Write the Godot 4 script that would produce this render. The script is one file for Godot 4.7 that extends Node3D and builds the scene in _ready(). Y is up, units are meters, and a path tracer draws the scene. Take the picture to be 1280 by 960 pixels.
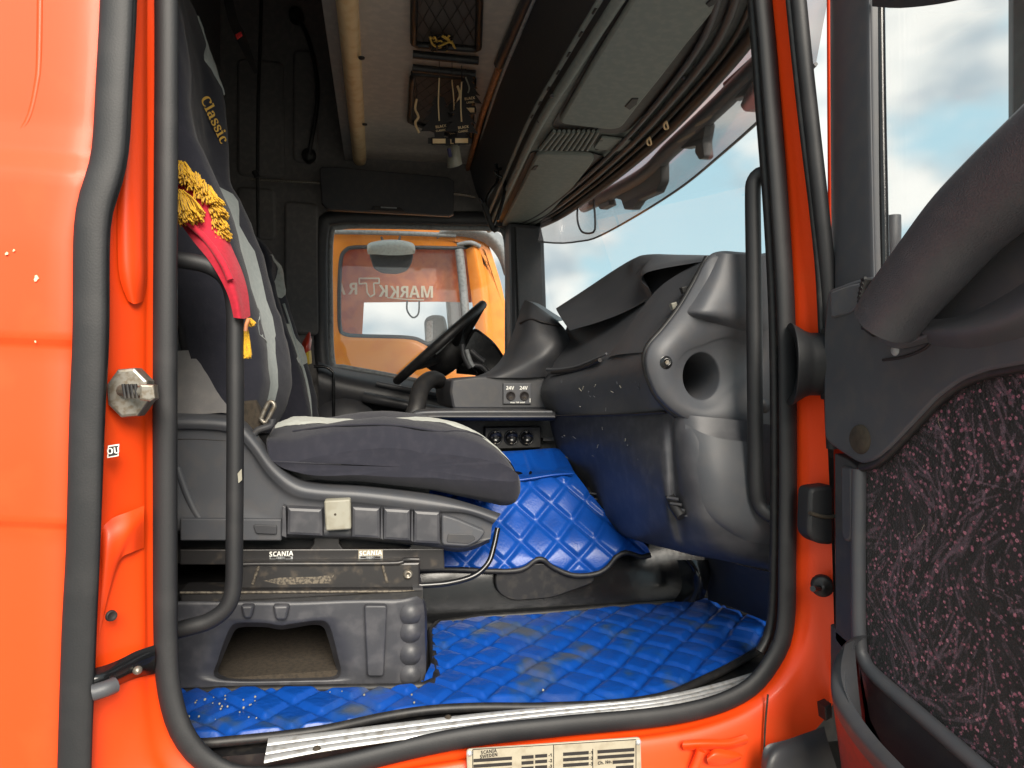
extends Node3D
# Pixel helpers turn a photo pixel (1280x960) plus a known plane into a world point.
# World: x runs to the front of the truck, y up, z across it. Near doorway z = -1.06, far side z = -3.25.
const F := 890.0
const YAW := 0.18675
const EYE := Vector3(0, 1.78, 0)
const FLOOR := 1.26
var M := {}
var used := {}

func ray(u: float, v: float) -> Vector3:
	var a := (u - 640.0) / F
	return Vector3(cos(YAW) * a + sin(YAW), -(v - 480.0) / F, sin(YAW) * a - cos(YAW))
func W(u: float, v: float, D: float) -> Vector3:
	var r := ray(u, v)
	return EYE + r * (-D / r.z)
func WX(u: float, v: float, X: float) -> Vector3:
	var r := ray(u, v)
	return EYE + r * (X / r.x)
func WY(u: float, v: float, Y: float) -> Vector3:
	var r := ray(u, v)
	return EYE + r * ((Y - EYE.y) / r.y)
func pl(a: Array) -> PackedVector3Array:
	var o := PackedVector3Array()
	for q in a:
		if q is Vector3: o.append(q)
		else: o.append(W(q[0], q[1], q[2]))
	return o
func plD(a: Array, D: float) -> PackedVector3Array:
	var o := PackedVector3Array()
	for q in a: o.append(W(q[0], q[1], D))
	return o
func plY(a: Array, Y: float) -> PackedVector3Array:
	var o := PackedVector3Array()
	for q in a: o.append(WY(q[0], q[1], Y))
	return o
func plX(a: Array, X: float) -> PackedVector3Array:
	var o := PackedVector3Array()
	for q in a: o.append(WX(q[0], q[1], X))
	return o

# ---------- naming ----------
func numbered(n: String) -> String:
	var c: int = used.get(n, 0)
	used[n] = c + 1
	return n if c == 0 else "%s_%03d" % [n, c]
func thing(called: String, label: String, cat: String, at := Vector3.ZERO, group := "") -> Node3D:
	var o := Node3D.new()
	o.name = numbered(called)
	add_child(o)
	o.position = at
	o.set_meta("label", label); o.set_meta("category", cat)
	if group != "": o.set_meta("group", group)
	return o
func obj(called: String, mesh: Mesh, m: Material, parent: Node = self) -> MeshInstance3D:
	var o := MeshInstance3D.new()
	o.name = called
	o.mesh = mesh
	o.material_override = m
	parent.add_child(o, true)
	if parent != self: o.position = -(parent as Node3D).global_position
	return o
func tag(o: Node, label: String, cat: String, group := "") -> Node:
	o.set_meta("label", label); o.set_meta("category", cat)
	if group != "": o.set_meta("group", group)
	return o

# ---------- geometry ----------
func cr(a: Vector3, b: Vector3, c: Vector3, d: Vector3, t: float) -> Vector3:
	return 0.5 * ((2.0 * b) + (c - a) * t + (2.0 * a - 5.0 * b + 4.0 * c - d) * t * t + (3.0 * b - a - 3.0 * c + d) * t * t * t)
func resample(p: PackedVector3Array, n: int, closed := false, sm := true) -> PackedVector3Array:
	var dense := PackedVector3Array()
	var k := p.size()
	var segs := k if closed else k - 1
	var sub := 10 if sm else 1
	for i in segs:
		for j in sub:
			var t := float(j) / sub
			if not sm: dense.append(p[i])
			elif closed: dense.append(cr(p[(i - 1 + k) % k], p[i], p[(i + 1) % k], p[(i + 2) % k], t))
			else: dense.append(cr(p[maxi(i - 1, 0)], p[i], p[mini(i + 1, k - 1)], p[mini(i + 2, k - 1)], t))
	dense.append(p[0] if closed else p[k - 1])
	var total := 0.0
	for i in dense.size() - 1: total += dense[i].distance_to(dense[i + 1])
	var out := PackedVector3Array()
	var cnt := n if closed else n - 1
	var at := 0
	var acc := 0.0
	for i in n:
		var want := total * i / cnt
		while at < dense.size() - 2 and acc + dense[at].distance_to(dense[at + 1]) < want:
			acc += dense[at].distance_to(dense[at + 1]); at += 1
		var l := dense[at].distance_to(dense[at + 1])
		out.append(dense[at].lerp(dense[at + 1], clampf((want - acc) / maxf(l, 1e-9), 0, 1)))
	return out
func grid_mesh(g: Array, cu := false, cv := false, caps := false, flat := false) -> ArrayMesh:
	# g: rows of equal length
	var st := SurfaceTool.new()
	st.begin(Mesh.PRIMITIVE_TRIANGLES)
	st.set_smooth_group(-1 if flat else 0)
	var nv := g.size(); var nu: int = g[0].size()
	var rv := nv if cv else nv - 1
	var ru := nu if cu else nu - 1
	for j in rv:
		var A: PackedVector3Array = g[j]; var B: PackedVector3Array = g[(j + 1) % nv]
		for i in ru:
			var i2 := (i + 1) % nu
			for q in [[A[i], j, i], [A[i2], j, i + 1], [B[i2], j + 1, i + 1], [A[i], j, i], [B[i2], j + 1, i + 1], [B[i], j + 1, i]]:
				st.set_uv(Vector2(float(q[2]) / ru, float(q[1]) / rv)); st.add_vertex(q[0])
	if caps:
		st.set_smooth_group(1)
		for e in 2:
			var R: PackedVector3Array = g[0] if e == 0 else g[nv - 1]
			var c := Vector3.ZERO
			for p in R: c += p
			c /= R.size()
			for i in nu:
				var a := R[i]; var b := R[(i + 1) % nu]
				for p in ([c, b, a] if e == 0 else [c, a, b]):
					st.set_uv(Vector2.ZERO); st.add_vertex(p)
	st.generate_normals()
	return st.commit()
func skin(curves: Array, nu: int, nv: int, closed := false, su := true, sv := true, flat := false) -> ArrayMesh:
	return grid_mesh(skin_grid(curves, nu, nv, closed, su, sv), closed, false, false, flat)
func skin_grid(curves: Array, nu: int, nv: int, closed := false, su := true, sv := true) -> Array:
	var rs := []
	for c in curves: rs.append(resample(c, nu, closed, su))
	var g := []
	var k := rs.size()
	for j in nv:
		var f := float(j) / (nv - 1) * (k - 1)
		var s := mini(int(f), k - 2)
		var t := f - s
		var row := PackedVector3Array()
		for i in nu:
			var b: Vector3 = rs[s][i]; var c: Vector3 = rs[s + 1][i]
			if sv: row.append(cr(rs[maxi(s - 1, 0)][i], b, c, rs[mini(s + 2, k - 1)][i], t))
			else: row.append(b.lerp(c, t))
		g.append(row)
	return g
func tube(p: PackedVector3Array, r: float, n := 40, closed := false, seg := 12, sm := true, squash := 1.0, side := Vector3.ZERO, r2 := -1.0) -> ArrayMesh:
	# squash scales the radius along 'side' direction's normal; r2 tapers
	var c := resample(p, n, closed, sm)
	var g := []
	var up := Vector3.UP
	var last := Vector3.ZERO
	for i in n:
		var d: Vector3
		if closed: d = (c[(i + 1) % n] - c[(i - 1 + n) % n]).normalized()
		else: d = (c[mini(i + 1, n - 1)] - c[maxi(i - 1, 0)]).normalized()
		var a: Vector3
		if side != Vector3.ZERO: a = (side - d * side.dot(d)).normalized()
		elif last == Vector3.ZERO:
			a = d.cross(up)
			if a.length() < 0.1: a = d.cross(Vector3.RIGHT)
			a = a.normalized()
		else: a = (last - d * last.dot(d)).normalized()
		last = a
		var b := d.cross(a).normalized()
		var row := PackedVector3Array()
		var rr := r if r2 < 0 else lerpf(r, r2, float(i) / (n - 1))
		for k in seg:
			var t := TAU * k / seg
			row.append(c[i] + a * cos(t) * rr * squash + b * sin(t) * rr)
		g.append(row)
	return grid_mesh(g, true, closed, not closed)
func rnd(poly: Array, r: float, k := 4) -> PackedVector2Array:
	# rounds the corners of a 2D polygon
	var o := PackedVector2Array()
	var n := poly.size()
	for i in n:
		var p: Vector2 = poly[i]; var a: Vector2 = poly[(i - 1 + n) % n]; var b: Vector2 = poly[(i + 1) % n]
		var ra := minf(r, p.distance_to(a) * 0.45); var rb := minf(r, p.distance_to(b) * 0.45)
		var s := p + (a - p).normalized() * ra; var e := p + (b - p).normalized() * rb
		for j in k + 1:
			var t := float(j) / k
			o.append(s.lerp(p, t).lerp(p.lerp(e, t), t))
	return o
func inset(p: PackedVector2Array, d: float) -> PackedVector2Array:
	var o := PackedVector2Array()
	var n := p.size()
	for i in n:
		var a := (p[i] - p[(i - 1 + n) % n]).normalized(); var b := (p[(i + 1) % n] - p[i]).normalized()
		var na := Vector2(-a.y, a.x); var nb := Vector2(-b.y, b.x)
		var m := (na + nb)
		if m.length() < 0.2: m = na
		m = m.normalized()
		o.append(p[i] + m * d / maxf(m.dot(na), 0.5))
	return o
func slab(poly: PackedVector2Array, xf: Transform3D, thick: float, bevel := 0.0, steps := 2) -> ArrayMesh:
	var p := poly.duplicate()
	if Geometry2D.is_polygon_clockwise(p): p.reverse()
	var rings := []
	for k in 6:   # a bevel wider than a rounded corner would fold over itself
		if bevel <= 0.0 or not Geometry2D.triangulate_polygon(inset(p, bevel)).is_empty(): break
		bevel = bevel * 0.6 if k < 4 else 0.0
	if bevel > 0:
		for s in steps + 1:
			var t := PI / 2 * s / steps
			rings.append([inset(p, bevel * (1 - sin(t))), -bevel * (1 - cos(t))])
	else: rings.append([p, 0.0])
	rings.append([p, -thick])
	var st := SurfaceTool.new()
	st.begin(Mesh.PRIMITIVE_TRIANGLES)
	var n := p.size()
	st.set_smooth_group(0 if n > 11 else -1)
	for j in rings.size() - 1:
		for i in n:
			var i2 := (i + 1) % n
			var a := xf * Vector3(rings[j][0][i].x, rings[j][0][i].y, rings[j][1])
			var b := xf * Vector3(rings[j][0][i2].x, rings[j][0][i2].y, rings[j][1])
			var c := xf * Vector3(rings[j + 1][0][i2].x, rings[j + 1][0][i2].y, rings[j + 1][1])
			var d := xf * Vector3(rings[j + 1][0][i].x, rings[j + 1][0][i].y, rings[j + 1][1])
			for q in [a, b, c, a, c, d]: st.add_vertex(q)
	st.set_smooth_group(1)
	for e in 2:
		var R: Array = rings[0] if e == 0 else rings[rings.size() - 1]
		var idx := Geometry2D.triangulate_polygon(R[0])
		if idx.is_empty(): print("untriangulated ", n, " ", R[0][0])
		st.set_smooth_group(1 + e)
		for i in idx: st.add_vertex(xf * Vector3(R[0][i].x, R[0][i].y, R[1]))
	st.generate_normals()
	return st.commit()
func xfD(D: float) -> Transform3D: return Transform3D(Basis(), Vector3(0, 0, -D))
func xfX(X: float) -> Transform3D: return Transform3D(Basis(Vector3(0, 0, 1), Vector3(0, 1, 0), Vector3(-1, 0, 0)), Vector3(X, 0, 0))
func xfDown(Y: float) -> Transform3D: return Transform3D(Basis(Vector3(1, 0, 0), Vector3(0, 0, 1), Vector3(0, -1, 0)), Vector3(0, Y, 0))
func xfUp(Y: float) -> Transform3D: return Transform3D(Basis(Vector3(1, 0, 0), Vector3(0, 0, -1), Vector3(0, 1, 0)), Vector3(0, Y, 0))
func pD(px: Array, D: float) -> Array:
	var o := []
	for q in px:
		var w := W(q[0], q[1], D); o.append(Vector2(w.x, w.y))
	return o
func fit_bevel(q: Array, r: float, bevel: float) -> float:
	if r <= 0: return bevel
	var least := r
	for i in q.size(): least = minf(least, q[i].distance_to(q[(i + 1) % q.size()]) * 0.45)
	return minf(bevel, maxf(least * 0.75, 0.0012))
func sD(px: Array, D: float, thick: float, bevel := 0.003, r := 0.0) -> ArrayMesh:
	var q := pD(px, D)
	return slab(rnd(q, r) if r > 0 else PackedVector2Array(q), xfD(D), thick, fit_bevel(q, r, bevel))
func sX(px: Array, X: float, thick: float, bevel := 0.003, r := 0.0) -> ArrayMesh:
	var q := []
	for a in px:
		var w := WX(a[0], a[1], X); q.append(Vector2(w.z, w.y))
	return slab(rnd(q, r) if r > 0 else PackedVector2Array(q), xfX(X), thick, fit_bevel(q, r, bevel))
func sDown(px: Array, Y: float, thick: float, bevel := 0.003, r := 0.0) -> ArrayMesh:
	var q := []
	for a in px:
		var w := WY(a[0], a[1], Y); q.append(Vector2(w.x, w.z))
	return slab(rnd(q, r) if r > 0 else PackedVector2Array(q), xfDown(Y), thick, fit_bevel(q, r, bevel))
func box(a: Vector3, b: Vector3, bevel := 0.0) -> ArrayMesh:
	var lo := a.min(b); var hi := a.max(b)
	return slab(PackedVector2Array([Vector2(lo.x, lo.y), Vector2(hi.x, lo.y), Vector2(hi.x, hi.y), Vector2(lo.x, hi.y)]), xfD(-hi.z), hi.z - lo.z, bevel)
func lathe(prof: Array, c: Vector3, axis: Vector3, seg := 24) -> ArrayMesh:
	# prof: [radius, offset along axis]
	var ax := axis.normalized()
	var a := ax.cross(Vector3.UP)
	if a.length() < 0.1: a = ax.cross(Vector3.RIGHT)
	a = a.normalized()
	var b := ax.cross(a)
	var g := []
	for q in prof:
		var row := PackedVector3Array()
		for k in seg:
			var t := TAU * k / seg
			row.append(c + ax * q[1] + (a * cos(t) + b * sin(t)) * q[0])
		g.append(row)
	return grid_mesh(g, true, false, false)
func text(s: String, size: float, m: Material, at: Vector3, parent: Node, basis := Basis(), bold := true, called := "lettering", serif := false) -> MeshInstance3D:
	var t := TextMesh.new()
	var f := SystemFont.new()
	f.font_names = PackedStringArray(["Droid Serif" if serif else "Droid Sans"])
	if bold: f.font_weight = 700
	t.font = f
	t.text = s
	t.font_size = 64
	t.pixel_size = size / 64.0
	t.depth = 0.0006
	var o := MeshInstance3D.new()
	o.name = called
	o.mesh = t
	o.material_override = m
	parent.add_child(o, true)
	o.transform = Transform3D(basis, at - (parent as Node3D).global_position)
	return o

# ---------- materials ----------
func noise_img(n: int, freq: float, seed_: int, oct := 4, lo := 0.0, hi := 1.0, c1 := Color.BLACK, c2 := Color.WHITE) -> Image:
	var f := FastNoiseLite.new()
	f.seed = seed_; f.frequency = freq; f.fractal_octaves = oct; f.noise_type = FastNoiseLite.TYPE_SIMPLEX
	var s := f.get_seamless_image(n, n)
	var im := Image.create(n, n, false, Image.FORMAT_RGB8)
	for y in n:
		for x in n:
			im.set_pixel(x, y, c1.lerp(c2, smoothstep(lo, hi, s.get_pixel(x, y).r)))
	return im
var tex_cache := {}
func bump_tex(freq: float, seed_: int, strength: float) -> ImageTexture:
	var k := "b%f_%d_%f" % [freq, seed_, strength]
	if not tex_cache.has(k):
		var f := FastNoiseLite.new()
		f.seed = seed_; f.frequency = freq; f.fractal_octaves = 3
		var im := f.get_seamless_image(512, 512)
		im.convert(Image.FORMAT_RGBA8)
		im.bump_map_to_normal_map(strength)
		im.generate_mipmaps()
		tex_cache[k] = ImageTexture.create_from_image(im)
	return tex_cache[k]
func mat(c: Color, rough: float, o := {}) -> StandardMaterial3D:
	var m := StandardMaterial3D.new()
	m.albedo_color = c
	m.roughness = rough
	m.metallic = o.get("metal", 0.0)
	m.metallic_specular = o.get("spec", 0.5)
	if o.has("coat"):
		m.clearcoat_enabled = true; m.clearcoat = o.coat; m.clearcoat_roughness = o.get("coat_rough", 0.05)
	if o.has("rim"):
		m.rim_enabled = true; m.rim = o.rim; m.rim_tint = 0.4
	if o.has("bump"):
		m.normal_enabled = true
		m.normal_texture = bump_tex(o.bump[0], o.bump[1], o.bump[2])
		m.normal_scale = o.get("bump_scale", 1.0)
	if o.has("stain"):   # [frequency, seed, low, high, other colour]: patches of dust, wear or dye
		m.albedo_color = Color.WHITE
		m.albedo_texture = ImageTexture.create_from_image(noise_img(512, o.stain[0], o.stain[1], 5, o.stain[2], o.stain[3], c, o.stain[4]))
	if o.has("bump") or o.has("stain"):
		m.uv1_triplanar = true; m.uv1_world_triplanar = true
		var s: float = o.get("scale", 2.0)
		m.uv1_scale = Vector3(s, s, s)
	if o.has("alpha"):
		m.transparency = BaseMaterial3D.TRANSPARENCY_ALPHA
		m.albedo_color.a = o.alpha
	m.cull_mode = BaseMaterial3D.CULL_DISABLED
	return m
func rgb(r: int, g: int, b: int) -> Color: return Color8(r, g, b)
func make_materials():
	M.paint = mat(rgb(235, 67, 5), 0.5, {"coat": 0.1, "coat_rough": 0.15, "stain": [0.008, 5, 0.55, 0.95, rgb(228, 72, 14)], "scale": 1.5})
	M.rubber = mat(rgb(27, 28, 31), 0.58, {"stain": [0.006, 7, 0.35, 0.95, rgb(37, 37, 39)], "scale": 3.0, "bump": [0.2, 2, 1.0], "bump_scale": 0.2})
	M.plastic = mat(rgb(68, 70, 75), 0.5, {"stain": [0.008, 11, 0.3, 0.95, rgb(74, 74, 77)], "bump": [0.22, 3, 2.0], "bump_scale": 0.16, "scale": 5.0})
	M.plastic_light = mat(rgb(80, 82, 87), 0.46, {"stain": [0.008, 12, 0.3, 0.95, rgb(90, 89, 89)], "bump": [0.22, 3, 2.0], "bump_scale": 0.16, "scale": 5.0})
	M.plastic_dark = mat(rgb(54, 55, 59), 0.45, {"stain": [0.008, 13, 0.3, 0.95, rgb(62, 61, 62)], "bump": [0.22, 3, 2.0], "bump_scale": 0.16, "scale": 5.0})
	M.plastic_blue = mat(rgb(54, 55, 60), 0.45, {"stain": [0.008, 14, 0.3, 0.95, rgb(70, 70, 74)], "bump": [0.22, 3, 2.0], "bump_scale": 0.16, "scale": 5.0})
	M.glass_far = mat(rgb(220, 232, 232), 0.02, {"alpha": 0.05, "spec": 0.1})
	M.grain = mat(rgb(62, 64, 69), 0.44, {"stain": [0.008, 44, 0.3, 0.95, rgb(70, 70, 74)], "bump": [0.13, 9, 5.0], "bump_scale": 0.45, "scale": 6.0})
	M.net_back = mat(rgb(92, 84, 80), 0.9)
	M.dusty = mat(rgb(112, 104, 92), 0.6, {"metal": 0.3, "stain": [0.03, 50, 0.3, 0.8, rgb(60, 56, 52)], "scale": 8.0})
	M.black = mat(rgb(26, 26, 28), 0.5, {"stain": [0.02, 15, 0.4, 0.9, rgb(44, 42, 40)], "scale": 3.0})
	M.black_gloss = mat(rgb(20, 21, 23), 0.18, {"stain": [0.01, 16, 0.5, 0.95, rgb(34, 33, 33)], "scale": 3.0, "bump": [0.02, 4, 2.0], "bump_scale": 0.1})
	M.lining = mat(rgb(112, 110, 110), 0.85, {"stain": [0.012, 17, 0.3, 0.9, rgb(122, 119, 117)], "bump": [0.3, 4, 3.0], "bump_scale": 0.3, "scale": 4.0})
	M.ceiling = mat(rgb(180, 172, 164), 0.9, {"stain": [0.01, 18, 0.3, 0.9, rgb(192, 182, 172)], "bump": [0.35, 4, 3.0], "bump_scale": 0.3, "scale": 4.0})
	M.beam = mat(rgb(232, 204, 160), 0.6, {"stain": [0.012, 19, 0.4, 0.9, rgb(220, 184, 134)], "scale": 2.0})
	M.shelf_grey = mat(rgb(114, 121, 117), 0.6, {"stain": [0.012, 20, 0.3, 0.9, rgb(124, 129, 123)], "bump": [0.25, 4, 2.0], "bump_scale": 0.15, "scale": 5.0})
	M.wood = mat(rgb(196, 130, 84), 0.45, {"stain": [0.02, 21, 0.3, 0.8, rgb(160, 104, 70)], "scale": 3.0})
	M.cloth_dark = mat(rgb(30, 31, 42), 0.95, {"rim": 0.2, "stain": [0.012, 22, 0.3, 0.9, rgb(37, 37, 47)], "bump": [0.35, 6, 4.0], "bump_scale": 0.5, "scale": 6.0})
	M.cloth_light = mat(rgb(150, 158, 158), 0.95, {"rim": 0.3, "stain": [0.02, 23, 0.3, 0.95, rgb(164, 170, 168)], "bump": [0.35, 6, 4.0], "bump_scale": 0.5, "scale": 6.0})
	M.cloth_white = mat(rgb(176, 180, 174), 0.9, {"rim": 0.3, "stain": [0.012, 24, 0.3, 0.95, rgb(162, 163, 156)], "bump": [0.35, 6, 4.0], "bump_scale": 0.5, "scale": 6.0})
	M.quilt = mat(rgb(9, 66, 150), 0.38, {"stain": [0.0055, 25, 0.60, 0.86, rgb(70, 78, 92)], "bump": [0.1, 8, 2.0], "bump_scale": 0.25, "scale": 1.3})
	M.quilt_clean = mat(rgb(10, 70, 156), 0.38, {"stain": [0.01, 26, 0.45, 0.95, rgb(13, 62, 140)], "bump": [0.1, 8, 2.0], "bump_scale": 0.25, "scale": 3.0})
	M.alu = mat(rgb(190, 192, 194), 0.38, {"metal": 0.45, "stain": [0.02, 27, 0.5, 0.95, rgb(150, 147, 142)], "scale": 3.0})
	M.steel = mat(rgb(140, 136, 128), 0.42, {"metal": 0.7, "stain": [0.02, 28, 0.3, 0.9, rgb(118, 108, 94)], "scale": 8.0})
	M.steel_dark = mat(rgb(44, 43, 44), 0.38, {"metal": 0.2, "stain": [0.012, 29, 0.5, 0.95, rgb(72, 66, 60)], "scale": 4.0})
	M.cream = mat(rgb(142, 140, 128), 0.5, {"stain": [0.004, 30, 0.4, 0.9, rgb(132, 128, 114)], "scale": 8.0})
	M.plate = mat(rgb(164, 156, 138), 0.45, {"stain": [0.01, 31, 0.4, 0.9, rgb(150, 140, 122)], "scale": 6.0})
	M.ink = mat(rgb(34, 30, 30), 0.6)
	M.white_ink = mat(rgb(226, 226, 220), 0.6)
	M.gold = mat(rgb(206, 164, 70), 0.6, {"rim": 0.3})
	M.yellow = mat(rgb(212, 168, 24), 0.9, {"rim": 0.3, "stain": [0.08, 32, 0.3, 0.8, rgb(168, 120, 20)], "scale": 10.0})
	M.red_cloth = mat(rgb(176, 16, 46), 0.85, {"rim": 0.2, "stain": [0.03, 33, 0.3, 0.9, rgb(158, 12, 36)], "bump": [0.3, 6, 4.0], "bump_scale": 0.5, "scale": 6.0})
	M.glass = mat(rgb(220, 232, 232), 0.02, {"alpha": 0.05})
	M.visor = mat(rgb(150, 140, 144), 0.15, {"alpha": 0.42})
	M.orange2 = mat(rgb(250, 152, 44), 0.35, {"coat": 0.3, "stain": [0.01, 35, 0.4, 0.9, rgb(244, 140, 36)], "scale": 1.0})
	M.reflection = mat(rgb(226, 124, 56), 0.7, {"stain": [0.01, 36, 0.35, 0.85, rgb(204, 100, 44)], "scale": 1.5})  # orange of a glass reflection, put into a surface colour
	M.grey = mat(rgb(150, 154, 156), 0.5, {"stain": [0.02, 37, 0.4, 0.9, rgb(122, 124, 126)], "scale": 3.0})
	M.pink = mat(rgb(112, 34, 33), 0.4, {"stain": [0.03, 38, 0.4, 0.85, rgb(96, 34, 34)], "scale": 4.0})
	M.brown = mat(rgb(60, 52, 42), 0.9, {"stain": [0.03, 39, 0.3, 0.9, rgb(46, 40, 33)], "bump": [0.2, 6, 4.0], "bump_scale": 0.5, "scale": 5.0})
	M.ground = mat(rgb(176, 171, 162), 0.95, {"stain": [0.02, 40, 0.3, 0.8, rgb(150, 146, 138)], "bump": [0.2, 6, 6.0], "scale": 0.4})
func make_sky() -> Sky:
	var w := 1024; var h := 512
	var im := Image.create(w, h, false, Image.FORMAT_RGBF)
	var n := FastNoiseLite.new()
	n.seed = 41; n.frequency = 1.5; n.fractal_octaves = 6; n.fractal_gain = 0.52; n.noise_type = FastNoiseLite.TYPE_SIMPLEX_SMOOTH
	var n2 := FastNoiseLite.new()
	n2.seed = 77; n2.frequency = 2.4; n2.fractal_octaves = 5
	for y in h:
		var el := PI * (0.5 - (y + 0.5) / h)
		for x in w:
			var az := TAU * ((x + 0.5) / w)
			var d := Vector3(sin(az) * cos(el), sin(el), -cos(az) * cos(el))
			var c := Color(0.38, 0.63, 0.75).lerp(Color(0.62, 0.84, 0.88), clampf(exp(-maxf(d.y, 0) * 4.0), 0, 1))
			if d.y > -0.05:
				var q := Vector3(d.x, d.y * 2.2, d.z)
				var cv := smoothstep(-0.20, 0.12, n.get_noise_3dv(q * 1.7) + 0.10)
				var lit := smoothstep(-0.30, 0.22, n2.get_noise_3dv(q * 1.5 + Vector3(3, 0, 1)))
				var cc := Color(0.46, 0.54, 0.58).lerp(Color(1.0, 0.99, 0.92), lit)
				c = c.lerp(cc, cv * 0.95)
			else: c = Color(0.30, 0.30, 0.29)
			im.set_pixel(x, y, c)
	var p := PanoramaSkyMaterial.new()
	p.panorama = ImageTexture.create_from_image(im)
	p.energy_multiplier = 1.0
	var s := Sky.new()
	s.sky_material = p
	return s

func _ready():
	var cam := Camera3D.new()
	cam.name = "camera"
	cam.position = EYE
	cam.rotation.y = -YAW
	cam.fov = rad_to_deg(2.0 * atan(480.0 / F))
	cam.near = 0.05
	cam.far = 4000.0
	add_child(cam)
	cam.current = true
	var we := WorldEnvironment.new()
	var env := Environment.new()
	env.background_mode = Environment.BG_SKY
	env.sky = make_sky()
	env.background_energy_multiplier = 0.6
	env.tonemap_mode = Environment.TONE_MAPPER_LINEAR
	env.tonemap_exposure = 2.0
	env.sdfgi_enabled = true
	env.ssao_enabled = true
	env.ssil_enabled = true
	we.environment = env
	add_child(we)
	var sun := DirectionalLight3D.new()
	sun.name = "sun"
	sun.light_energy = 1.2
	sun.light_color = Color(1.0, 0.96, 0.90)
	sun.light_angular_distance = 34.0
	sun.shadow_enabled = true
	add_child(sun)
	sun.look_at_from_position(Vector3(0.5, 3.2, 5.0), Vector3.ZERO)
	make_materials()
	build_setting()
	build_truck()
	build_dashboard()
	build_overhead()
	build_door()
	build_passenger_seat()
	build_driver_area()
	build_mats()
	build_handles()
	build_small_things()
	build_neighbour()
	print("built")

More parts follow.
